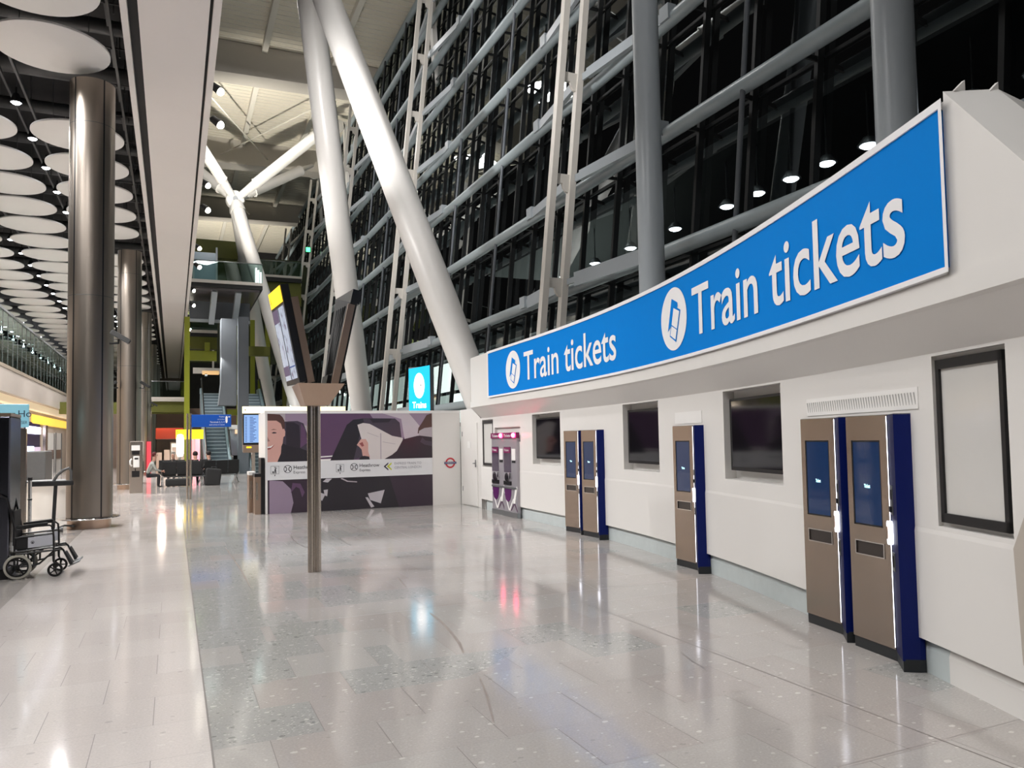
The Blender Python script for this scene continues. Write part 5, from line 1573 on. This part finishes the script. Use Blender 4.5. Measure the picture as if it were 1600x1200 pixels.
# escalators
def escalator(x0, x1, y0, rise, run, label, land):
    t = thing('escalator', label, 'escalator', ((x0 + x1) / 2, y0, 0), 0, 'escalators to the upper level')
    st = M_GREYM
    n = int(rise / .205)
    for k in range(n):
        y = y0 + 1.0 + run * k / n
        z = rise * k / n
        m_ = MB(); m_.box((x0 + .16, y, max(0, z - .02)), (x1 - .16, y + run / n + .02, z + .19)); m_.box((x0 + .16, y - .02, z + .15), (x1 - .16, y + .02, z + .19), 1); m_.build('step', [mat('step_steel', rgb(112, 126, 134), 0.32, 0.7, vary=0.08), mat('step_nose', rgb(186, 200, 206), 0.3, 0.6, vary=0.03)], t)
    for s, x in ((0, x0), (1, x1)):
        m_ = MB()
        xa, xb = (x - .02, x + .14) if s == 0 else (x - .14, x + .02)
        m_.prism([(y0 - .3, 0), (y0 + 1.0, 0), (y0 + 1.0 + run, rise), (y0 + 2.2 + run, rise), (y0 + 2.2 + run, rise + .35), (y0 + .9 + run, rise + .35), (y0 + .9, .38), (y0 - .3, .36)], xa, xb, 0, lambda a, b, h: (h, a, b))
        bl = m_.build('balustrade', mat('escalator_side_steel', rgb(150, 166, 172), 0.3, 0.6, vary=0.05), t)
        m_ = MB()
        xm = (xa + xb) / 2
        m_.tube([(xm, y0 - .1, .5), (xm, y0 - .35, .78), (xm, y0 - .1, 1.0), (xm, y0 + .9, 1.02), (xm, y0 + .95 + run, rise + 1.0), (xm, y0 + 2.0 + run, rise + 1.0)], .045, 10); m_.build('handrail', M_BLACK, bl)
        m_ = MB()
        m_.prism([(y0 - .25, .36), (y0 + .9, .38), (y0 + .9 + run, rise + .35), (y0 + 2.0 + run, rise + .35), (y0 + 2.0 + run, rise + .96), (y0 + .95 + run, rise + .96), (y0 + .9, .98), (y0 - .1, .96)], xm - .012, xm + .012, 0, lambda a, b, h: (h, a, b)); m_.build('glass_side', M_GLASSB, bl)
    m_ = MB(); m_.box((x0 + .14, y0 - .3, 0.0), (x1 - .14, y0 + 1.0, .03)); m_.build('comb_plate', M_GREYM, t)
    m_ = MB(); m_.prism([(y0 + 1.0, -.02), (y0 + 1.0 + run, rise - .02), (y0 + 1.0 + run, rise - .8), (y0 + 2.2, -.02)], x0 - .05, x1 + .05, 0, lambda a, b, h: (h, a, b)); m_.build('truss_casing', M_SLATE, t)
    m_ = MB(); m_.tube([((x0 + x1) / 2 - .5, y0 + run - 1.0, rise + 1.02), ((x0 + x1) / 2 - .35, y0 + run - 1.0, rise + 1.02)], .09, 10); m_.build('entry_post', M_CHROME, t)
    return t


escalator(1.62, 2.98, 43.6, 5.0, 8.6, 'left escalator rising between the green columns', 0)
escalator(3.98, 5.35, 43.8, 5.0, 8.6, 'right escalator rising behind the grey pillar', 0)
t = thing('overhead_panel', 'white and orange overhead sign above the left escalator', 'sign', (2.1, 52.6, 0))
mb = MB(); mb.box((1.15, 52.6, 6.25), (3.0, 52.8, 6.62)); mb.build('panel', M_WHITE, t)
mb = MB(); mb.box((1.7, 52.58, 6.18), (2.7, 52.6, 6.42)); mb.build('orange_panel', glow('orange_lit', (1, .5, .08, 1), .7), t)
mb = MB(); mb.box((2.3, 52.68, 6.62), (2.42, 52.76, 8.0)); mb.build('hanger', M_LEG, t)
t = thing('service_desk', 'small white and orange desk between the escalators', 'desk', (3.4, 47.8, 0))
mb = MB(); mb.box((3.08, 47.8, 1.0), (3.9, 48.4, 2.55)); mb.build('body', mat('desk_lilac_grey', rgb(178, 176, 186), 0.5, vary=0.04), t)
mb = MB(); mb.box((3.0, 47.75, 2.55), (3.95, 48.45, 2.8)); mb.build('canopy', M_WHITE, t)
mb = MB(); mb.box((3.35, 47.74, 2.28), (3.9, 47.79, 2.52)); mb.build('orange_panel', glow('orange_lit', (1, .5, .08, 1), .7), t)
mb = MB(); mb.box((3.1, 47.9, 0), (3.9, 48.3, 1.0)); mb.build('base', M_BLACK, t)

# grey pillar and lift shaft wall
mb = MB(); mb.box((3.36, 45.4, 0), (3.92, 46.1, 8.9)); tag(mb.build('grey_pillar', M_SLATE), 'square slate grey pillar between the escalators', 'pillar')
mb = MB(); mb.prism([(2.36, 3.9), (3.34, 3.9), (3.34, 8.9), (2.50, 8.9), (2.50, 5.2)], 46.3, 47.6, 0, lambda a, b, h: (a, h, b)); tag(mb.build('hanging_lift_shaft', mat('shaft_slate', rgb(100, 105, 110), 0.5, vary=0.04)), 'slate grey box of the lift shaft hanging above the escalators', 'lift shaft')

# decks and bridges of the interchange
def deck(name, label, x0, x1, y0, y1, z, th, mtop, rail=True, xr=None, beam=None):
    t = thing(name, label, 'walkway', ((x0 + x1) / 2, y0, z))
    m_ = MB(); m_.box((x0, y0, z - th), (x1, y1, z)); m_.build('slab', mtop, t)
    m_ = MB(); m_.box((x0, y0 - .05, z - .1), (x1, y0, z + .08)); m_.build('edge_cap', M_BEAM, t)
    if rail:
        m_ = MB(); m_.box((x0, y0 + .02, z + .08), (x1, y0 + .04, z + 1.15)); m_.build('glass_balustrade', M_GLASSB, t)
        m_ = MB(); m_.tube([(x0, y0 + .03, z + 1.18), (x1, y0 + .03, z + 1.18)], .03, 8); m_.build('handrail', M_GREYM, t)
    if beam:
        m_ = MB(); m_.box((x0, y0 + .3, z - th - beam), (x1, y0 + .8, z - th)); m_.build('green_edge_beam', M_GREEND, t)
    return t


dk = deck('upper_bridge', 'dark edged bridge deck with glass rail in front of the white legs', .85, 4.75, 46.0, 55, 10.95, .32, M_BLACKM)
mb = MB(); mb.box((.9, 46.2, 10.5), (4.6, 54.5, 10.63)); mb.build('soffit_panel', mat('bridge_soffit', rgb(88, 84, 86), 0.25, vary=0.1), dk)
mb = MB(); mb.box((.85, 48.4, 9.0), (4.25, 48.9, 10.2)); mb.build('cross_beam', M_SLATE, dk)
mb = MB(); mb.box((.85, 48.3, 8.95), (4.25, 48.42, 9.12)); mb.build('beam_flange', M_GCOL, dk)
for x in (2.05, 3.35):
    mb = MB(); mb.bar((x, 48.2, 8.95), (x + .12, 46.6, 10.6), .5, .3, 0, (1, 0, 0)); mb.build('support_bracket', M_GCOL, dk)
for k in range(3):
    mb = MB(); mb.box((4.35 + .13 * k, 46.02, 11.0), (4.43 + .13 * k, 46.1, 11.9 - .12 * k)); o = mb.build('lit_tube', glow('white_tube_light', (.95, .98, 1, 1), 2.5)); tag(o, 'small lit tube lamp at the right end of the bridge rail, %s from the left' % ORD[k].replace('nearest', 'first'), 'lamp', 'tube lamps on the bridge')
deck('middle_deck', 'middle level deck with glass rail left of the lift shaft', .95, 2.48, 50.0, 58, 8.62, .30, M_BLACKM, True, None, .75)
deck('side_deck', 'upper right bridge deck behind the white legs by the glass wall', 5.6, 9.1, 60.0, 61.5, 14.5, .40, M_BLACKM, True, None, 1.8)
deck('first_landing', 'first floor landing above the seats with glass rail', -3.2, 1.0, 58.0, 70, 4.95, .22, M_BEAM, True, None, .75)
mb = MB(); mb.box((-7, 58.8, 3.9), (1.0, 59.4, 4.7)); tag(mb.build('green_floor_beam', M_GREEND), 'olive green beam under the first floor landing', 'beam')
# green steelwork
GB = []
def gbeam(name, a, b, m_, label):
    mb = MB(); mb.box(a, b); tag(mb.build(name, m_), label, 'beam' if 'beam' in name else 'column', 'olive green steelwork')


gbeam('green_column', (.56, 46.3, 0), (.84, 46.6, 8.9), M_GREEN, 'tall olive green column left of the left escalator')
gbeam('green_column', (4.05, 56.0, 0), (4.40, 56.4, 10.4), M_GREEN, 'olive green column seen right of the grey pillar')
gbeam('green_column', (4.95, 56.0, 0), (5.25, 56.4, 10.4), M_GREEN, 'second olive green column right of the grey pillar')
gbeam('green_column', (6.6, 62.0, 0), (6.95, 62.4, 12.6), M_GREEN, 'olive green column between the raking white legs')
gbeam('green_column', (7.9, 62.0, 0), (8.25, 62.4, 12.6), M_GREEND, 'dark green column right of the raking white legs')
gbeam('green_column', (8.8, 62.0, 0), (9.1, 62.4, 12.6), M_GREEN, 'rightmost olive green column behind the departure board')
gbeam('green_beam', (.85, 50.4, 7.75), (2.45, 50.8, 8.3), M_GREEND, 'upper olive green beam under the middle deck')
gbeam('green_beam', (.85, 50.2, 6.85), (2.45, 50.6, 7.45), M_GREEN, 'bright green beam under the middle deck')
gbeam('green_beam', (1.75, 50.0, 7.45), (2.05, 50.3, 7.95), M_GREEN, 'short green stub between the two green beams')
gbeam('green_beam', (1.0, 60.0, 15.6), (4.4, 60.8, 16.9), M_GREEND, 'olive green beam high up below the roof')
gbeam('green_beam', (1.0, 60.0, 12.6), (4.6, 60.5, 13.4), M_GREEN, 'green beam behind the bridge rail')
gbeam('green_beam', (3.95, 50.0, 7.2), (5.6, 50.4, 7.8), M_GREEND, 'green beam right of the grey pillar')
gbeam('green_beam', (2.2, 54.0, 3.6), (5.4, 54.5, 4.0), M_GREEN, 'low green beam behind the grey pillar')
# lift car and glazed back
t = thing('glass_lift', 'pale blue glass lift shaft above the bridge', 'lift', (2.0, 57, 11))
mb = MB(); mb.box((1.25, 57, 10.95), (2.75, 58.5, 15.2)); mb.build('glass_box', mat('lift_pale_blue_glass', rgb(128, 150, 164), 0.15, vary=0.08), t)
for x in (1.2, 2.72):
    mb = MB(); mb.box((x, 56.95, 10.95), (x + .12, 57.1, 15.6)); mb.build('corner_post', M_GCOL, t)
mb = MB(); mb.box((.8, 63, 8.0), (10, 63.3, 16.5)); tag(mb.build('back_glazing', mat('back_green_glass', rgb(56, 62, 40), 0.25, vary=0.25, scale=1.2)), 'dark glazed wall closing the void behind the green steelwork', 'glazed wall')
mb = MB(); mb.box((-7.2, 66, 0), (10.5, 66.3, 4.6)); tag(mb.build('rear_partition', mat('rear_partition_brown', rgb(120, 100, 88), 0.5, vary=0.3, scale=0.8)), 'brown shop partition far behind the seats', 'partition')

# yellow sign, lamp and red shop
t = thing('yellow_sign', 'glowing yellow sign above the seats left of the escalator', 'sign', (.85, 45, 0))
mb = MB(); mb.box((.13, 45.0, 1.98), (1.52, 45.15, 2.50)); yb = mb.build('lightbox', M_YEL, t)
mb = MB(); mb.poly([(a, 44.995, b) for a, b in circle(.22, 2.38, .03, 8)]); mb.build('symbol', M_YELT, yb)
mb = MB(); mb.box((.24, 45.05, 0), (.32, 45.12, 1.98)); mb.box((1.36, 45.05, 0), (1.44, 45.12, 1.98)); mb.build('legs', M_STEELP, t)
mb = MB(); mb.lathe((.34, 44.0, 1.05), [(0, 0), (.12, .02), (.17, .15), (.18, .95), (.14, 1.15), (0, 1.2)], 20); o = mb.build('shade', glow('white_lantern', (1, .96, .88, 1), 7.0)); o.name = 'tall_lantern'; tag(o, 'tall glowing white lantern left of the yellow sign', 'lamp')
mb = MB(); mb.lathe((.34, 44.0, 0), [(0, 0), (.16, 0), (.16, .03), (.03, .05), (.03, 1.05), (0, 1.05)], 16); mb.build('stand', M_GREYM, o)
mb = MB(); mb.box((.75, 46.8, .0), (1.12, 47.0, 1.9)); tag(mb.build('pink_lightbox', glow('pink_box', (1, .36, .36, 1), 1.6, (.6, .1, .1, 1))), 'bright pink advertising lightbox under the yellow sign', 'lightbox')
mb = MB(); mb.box((1.14, 46.9, .0), (1.4, 47.1, 2.1)); tag(mb.build('magenta_panel', glow('magenta_panel', (.8, .05, .25, 1), .8)), 'magenta panel right of the pink lightbox', 'panel')
mb = MB(); mb.box((-.95, 50, 2.05), (.55, 53, 2.7)); tag(mb.build('red_canopy', glow('red_canopy', (.8, .14, .03, 1), .05, rgb(128, 38, 18))), 'orange red shop canopy left of the yellow sign', 'canopy')
mb = MB(); mb.box((-1.36, 47.6, .0), (-1.14, 47.75, 1.9)); tag(mb.build('pink_strip_light', glow('pink_strip', (1, .10, .14, 1), .5, (.4, .02, .03, 1))), 'glowing pink strip beside the third steel column', 'strip light')
for k in range(5):
    x = -.9 + .42 * k
    mb = MB(); mb.box((x, 48.5 + .3 * k, 0), (x + .30, 48.9 + .3 * k, 1.25 + .15 * (k % 3))); tag(mb.build('display_stand', mat('stand_cream', rgb(196, 178, 160), 0.5, vary=0.1)), 'cream shop display stand behind the seats, %s from the left' % ORD[k].replace('nearest', 'first'), 'display stand', 'display stands behind the seats')

# ---- seats
def bench(x0, y, n, rz, label):
    t = thing('airport_bench', label, 'bench', (x0, y, 0), rz, 'black seat rows')
    w_ = .56
    for k in range(n):
        m_ = MB(); m_.box((k * w_ + .02, -.02, .40), ((k + 1) * w_ - .02, .46, .46), 0, None, .02); m_.build('seat', M_BLACKM, t, False)
        m_ = MB(); m_.box((k * w_ + .02, -.10, .45), ((k + 1) * w_ - .02, -.02, 1.0), 0, None, .02); m_.build('backrest', M_BLACKM, t, False)
    m_ = MB(); m_.box((.05, .1, .34), (n * w_ - .05, .2, .40)); m_.build('beam', M_GREYM, t, False)
    for k in range(n + 1):
        if k in (0, n) or n > 3 and k == n // 2:
            m_ = MB(); m_.tube([(k * w_, .15, .36), (k * w_, .0, .03), (k * w_, -.1, .02)], .022, 8); m_.tube([(k * w_, .15, .36), (k * w_, .36, .03), (k * w_, .44, .02)], .022, 8); m_.tube([(k * w_, -.05, .40), (k * w_, -.03, .64), (k * w_, .34, .64)], .018, 8); m_.build('leg', M_CHROME, t, False)
    return t


bench(-.42, 34.2, 2, 0.0, 'row of black airport seats seen from behind, left of the sign post')
bench(.55, 33.9, 1, .0, 'single black airport seat just right of the sign post')
bench(1.15, 34.1, 3, .55, 'angled row of black airport seats at the right')
bench(-1.25, 36.6, 4, pi * .5 + .2, 'side-on row of black airport seats beside the payphone')
bench(-.6, 37.4, 4, 0.0, 'farther row of black airport seats behind the others')
# luggage
for k, (x, y, a, b, h, lb) in enumerate(((-.28, 33.3, .95, .35, .32, 'black holdall lying on the floor behind the left seats'), (1.15, 33.2, .60, .30, .72, 'tilted black suitcase leaning against the right seats'))):
    t = thing('travel_bag', lb, 'bag', (x, y, 0))
    R3 = Matrix.Translation((x, y, 0)) @ Matrix.Rotation(0.0 if k == 0 else .12, 4, 'Y')
    mb = MB(); mb.box((0, 0, .02), (a, b, h), 0, R3, .06); mb.build('body', M_BLACKM, t)
    mb = MB(); mb.tube([R3 @ Vector((a * .3, b / 2, h - .01)), R3 @ Vector((a * .35, b / 2, h + .06)), R3 @ Vector((a * .65, b / 2, h + .06)), R3 @ Vector((a * .7, b / 2, h - .01))], .015, 8); mb.build('handle', M_BLACK, t)


def person(loc, rz, label, shirt, trousers, hair, lean=0.12, headturn=0.0):
    """seated figure, local +y is forward, grown on a skeleton with the Skin modifier"""
    t = thing('person', label, 'person', loc, rz)
    J = {'pelvis': (0, 0, .56), 'belly': (0, .02 + lean * .25, .72), 'chest': (0, .03 + lean * .7, .94), 'neck': (0, .05 + lean, 1.12), 'head0': (0, .07 + lean, 1.20), 'head1': (0, .09 + lean, 1.36)}
    rad = {'pelvis': .135, 'belly': .125, 'chest': .150, 'neck': .055, 'head0': .080, 'head1': .088}
    E_ = [('pelvis', 'belly'), ('belly', 'chest'), ('chest', 'neck'), ('neck', 'head0'), ('head0', 'head1')]
    for s, sx in (('l', -1), ('r', 1)):
        J['hip' + s] = (sx * .10, .06, .54); J['knee' + s] = (sx * .12, .47, .54); J['ank' + s] = (sx * .12, .44, .10); J['toe' + s] = (sx * .13, .62, .05)
        rad['hip' + s] = .095; rad['knee' + s] = .068; rad['ank' + s] = .043; rad['toe' + s] = .034
        E_ += [('pelvis', 'hip' + s), ('hip' + s, 'knee' + s), ('knee' + s, 'ank' + s), ('ank' + s, 'toe' + s)]
        J['sho' + s] = (sx * .19, .03 + lean * .8, 1.02); J['elb' + s] = (sx * .25, .12 + lean, .76); J['wri' + s] = (sx * .10, .34 + lean, .70); J['han' + s] = (sx * .05, .42 + lean, .69)
        rad['sho' + s] = .062; rad['elb' + s] = .046; rad['wri' + s] = .030; rad['han' + s] = .030
        E_ += [('chest', 'sho' + s), ('sho' + s, 'elb' + s), ('elb' + s, 'wri' + s), ('wri' + s, 'han' + s)]
    bm = bmesh.new(); ly = bm.verts.layers.skin.verify(); V = {}
    for k, c in J.items():
        q = bm.verts.new(c); q[ly].radius = (rad[k], rad[k] * (.78 if k in ('chest', 'belly') else 1)); q[ly].use_root = (k == 'pelvis'); V[k] = q
    for a, b in E_: bm.edges.new((V[a], V[b]))
    me = bpy.data.meshes.new('skeleton'); bm.to_mesh(me); bm.free()
    o = bpy.data.objects.new('skeleton', me); COL.objects.link(o)
    o.modifiers.new('skin', 'SKIN'); sd = o.modifiers.new('sub', 'SUBSURF'); sd.levels = 2; sd.render_levels = 2
    dg = bpy.context.evaluated_depsgraph_get()
    bme = bpy.data.meshes.new_from_object(o.evaluated_get(dg)); bpy.data.objects.remove(o)
    bme.name = 'body'
    skin = mat('skin_tone', rgb(206, 158, 138), 0.5, vary=0.03)
    for m_ in (shirt, trousers, skin, M_BLACK): bme.materials.append(m_)
    for p in bme.polygons:
        c = p.center
        p.use_smooth = True
        if c.z > 1.11: p.material_index = 2
        elif c.z < .12: p.material_index = 3
        elif c.y > .30 + lean and c.z > .64: p.material_index = 2
        elif c.z < .64: p.material_index = 1
        else: p.material_index = 0
    b_ = bpy.data.objects.new('body', bme); COL.objects.link(b_); b_.parent = t
    hy = .09 + lean
    m_ = MB(); bm = bmesh.new(); bmesh.ops.create_uvsphere(bm, u_segments=16, v_segments=10, radius=.105)
    for q in bm.verts:
        if q.co.y > .04 and q.co.z < .04: q.co.y = .03
        q.co.z *= 1.05
    m_.frombm(bm, 0, Matrix.Translation((0, hy - .012, 1.375)), True); m_.build('hair', hair, t, False)
    m_ = MB()
    m_.tube([(0, hy + .085, 1.36), (0, hy + .115, 1.32)], [.012, .02], 8)          # nose
    for sx in (-1, 1):
        bm = bmesh.new(); bmesh.ops.create_uvsphere(bm, u_segments=8, v_segments=6, radius=.014); m_.frombm(bm, 1, Matrix.Translation((sx * .032, hy + .084, 1.355)), True)
        bm = bmesh.new(); bmesh.ops.create_uvsphere(bm, u_segments=8, v_segments=6, radius=.022); m_.frombm(bm, 0, Matrix.Translation((sx * .092, hy, 1.335)), True)
        for k in range(4):      # fingers folded over the lap
            m_.tube([(sx * .05, .425 + lean, .70 - .012 * k), (sx * (.02 - .004 * k), .46 + lean - .006 * k, .685 - .012 * k), (sx * -.01, .455 + lean, .675 - .012 * k)], .009, 6)
        m_.tube([(sx * .07, .40 + lean, .715), (sx * .045, .44 + lean, .735)], .010, 6)
    m_.box((-.026, hy + .082, 1.285), (.026, hy + .092, 1.293), 2); m_.build('face_and_fingers', [skin, M_BLACK, mat('lips', rgb(150, 84, 80), .5, vary=0)], t, False)
    return t


person((-.98, 33.8, -.08), -pi / 2 + .15, 'person in a pale top and dark red cap seated side-on beside the payphone', mat('pale_shirt', rgb(176, 178, 172), .8, vary=.1), mat('dark_trousers', rgb(46, 44, 48), .8, vary=.1), mat('dark_red_hair', rgb(92, 30, 32), .8, vary=.1), .22)
person((.86, 34.0, -.08), .1, 'person in black seen from behind just right of the sign post', M_BLACKM, mat('dark_trousers', rgb(46, 44, 48), .8), mat('dark_hair', rgb(34, 26, 24), .8, vary=.1))
person((1.62, 34.5, -.08), .7, 'person in a dark coat leaning sideways at the right end of the seats', mat('charcoal_coat', rgb(40, 38, 42), .8, vary=.1), mat('dark_trousers', rgb(46, 44, 48), .8), mat('dark_hair', rgb(34, 26, 24), .8), .3)
person((.06, 37.7, -.08), pi * .9, 'person with grey hair seated facing the camera in the far seat row', mat('brown_top', rgb(96, 80, 74), .8, vary=.1), mat('dark_trousers', rgb(46, 44, 48), .8), mat('grey_hair', rgb(170, 164, 156), .8, vary=.1))

# ================================================================== OUTSIDE, seen through the glass
l0 = None; n = 0  # lights set outside to give the round bright spots in the glass
for y in (7.6, 8.7, 9.8, 10.93, 12.02, 13.07, 14.17, 15.29, 17.5, 19.8, 21.98, 24.2):
    lb = 'round bright spot behind the glass wall, %s from the right' % ORD[n].replace('nearest', 'first')
    if l0 is None:
        l0 = thing('outside_round_light', lb, 'light', (13, y, 7.5), 0, 'round bright spots behind the glass')
        mb = MB(); mb.lathe((13, y, 7.53), [(0, .18), (.10, .18), (.22, .02), (.22, 0), (.17, 0)], 18); mb.tube([(13, y, 7.7), (13, y, 8.7)], .02, 6); mb.build('housing', M_GREYM, l0)
        mb = MB(); mb.lathe((13, y, 7.53), [(0, -.05), (.12, -.04), (.175, 0)], 18); mb.build('lens', M_SPOT, l0)
    else:
        dup(l0, (13, y, 7.5), None, lb, 'round bright spots behind the glass')
    n += 1
mb = MB(); mb.box((12.4, 4, 8.7), (24, 30, 9.0)); tag(mb.build('outside_canopy', mat('outside_dark_panel', rgb(60, 60, 62), .5, vary=.2)), 'dark canopy outside the glass wall', 'canopy')
t = thing('car_park', 'lit pale building outside behind the glass wall', 'building', (18, 60, 0))
M_EXT = glow('outside_lit_panel', (.80, .92, .86, 1), 1.1, rgb(170, 176, 170)); M_EXTB = glow('outside_bright', (.92, 1, .94, 1), 2.8)
mb = MB(); mb.box((18, 26, 0), (18.4, 120, .6)); mb.build('ground_storey', mat('outside_grey', rgb(120, 128, 122), .6, vary=.2), t)
for k in range(22):
    y = 27 + 4.0 * k
    for j, z in enumerate((0.6, 2.9, 5.2)):
        mb = MB(); mb.box((18, y, z), (18.3, y + 3.6, z + 2.0)); mb.build('lit_bay', M_EXTB if (k * 5 + j * 3) % 4 == 0 else M_EXT, t)
mb = MB(); mb.box((17.8, 26, 7.4), (22, 120, 8.0)); mb.build('roof_slab', mat('outside_dark_panel', rgb(60, 60, 62), .5), t)
area('outside_lamp', (16.5, 50, 7.0), (18, 50, 2), 500, 1, 30, (.85, 1, .92))

t = thing('exit_light', 'tiny glowing green exit light on a far mast of the glass wall', 'exit sign', (9.85, 61.7, 17.1))
mb = MB(); mb.box((9.66, 61.66, 16.95), (10.08, 61.82, 17.4)); mb.build('housing', M_BLACK, t)
mb = MB(); mb.box((9.70, 61.64, 17.0), (10.04, 61.66, 17.36)); mb.build('green_lens', glow('exit_green', (.02, 1, .22, 1), 3.5), t)

# scuffs and tyre marks left on the terrazzo
FLOOR = [o for o in bpy.data.objects if o.name == 'floor'][0]
M_SCUFF = mat('floor_scuff', rgb(146, 136, 129), 0.3, vary=0.2, scale=20)
M_SCRATCH = mat('floor_scratch', rgb(120, 114, 110), 0.3, vary=0.2, scale=20)
for pts, wd, mm in (([(2.255, 7.053), (2.237, 6.658), (2.191, 6.268), (2.134, 5.904), (2.064, 5.627)], .028, M_SCUFF), ([(1.954, 14.413), (1.88, 13.44), (1.884, 12.788), (1.941, 12.249)], .02, M_SCRATCH),
                    ([(2.581, 14.702), (2.603, 13.175), (2.607, 12.174)], .02, M_SCRATCH), ([(3.204, 15.868), (3.312, 13.339), (3.428, 12.105)], .018, M_SCRATCH), ([(0.771, 13.124), (0.818, 10.796), (0.822, 9.297)], .022, M_SCUFF),
                    ([(2.491, 9.038), (2.425, 8.48)], .03, M_SCUFF), ([(1.946, 4.978), (1.845, 4.591), (1.712, 4.167)], .02, M_SCUFF), ([(3.556, 4.881), (3.488, 4.651), (3.444, 4.412)], .012, M_SCRATCH), ([(4.315, 7.902), (4.195, 7.118)], .014, M_SCRATCH)):
    mb = MB(); n = len(pts); L_ = []; R_ = []
    for i, p in enumerate(pts):
        a_ = Vector(pts[max(0, i - 1)]); b_ = Vector(pts[min(n - 1, i + 1)]); d_ = (b_ - a_).normalized(); q_ = Vector((-d_.y, d_.x)) * wd * (.25 if i in (0, n - 1) else .5)
        L_.append((p[0] + q_.x, p[1] + q_.y, .0008)); R_.append((p[0] - q_.x, p[1] - q_.y, .0008))
    mb.add(L_ + R_, [(i, i + 1, n + i + 1, n + i) for i in range(n - 1)]); mb.build('scuff_mark', mm, FLOOR)
# warm clutter of the shops behind the seats
for k, (x, y, z, w_, h_, c, st, lb) in enumerate(((-2.6, 64.0, .2, 1.0, 2.2, (1, .62, .42, 1), .8, 'warm lit shop display panel far behind the payphone'), (-.2, 62.0, .0, .8, 1.9, (1, .85, .70, 1), .9, 'cream lit shop display panel behind the white lantern'), (1.0, 60.0, .0, .5, 2.4, (.9, .30, .28, 1), .7, 'red lit shop display panel beside the left escalator'))):
    t = thing('lit_display', lb, 'display', (x, y, 0))
    mb = MB(); mb.box((x, y, 0), (x + w_, y + .3, z + h_)); mb.build('cabinet', mat('stand_cream', rgb(196, 178, 160), 0.5), t)
    mb = MB(); mb.box((x + .08, y - .02, z + h_ * .35), (x + w_ - .08, y, z + h_ - .1)); mb.build('lit_face', glow('display_glow_%s' % 'abc'[k], c, st), t)
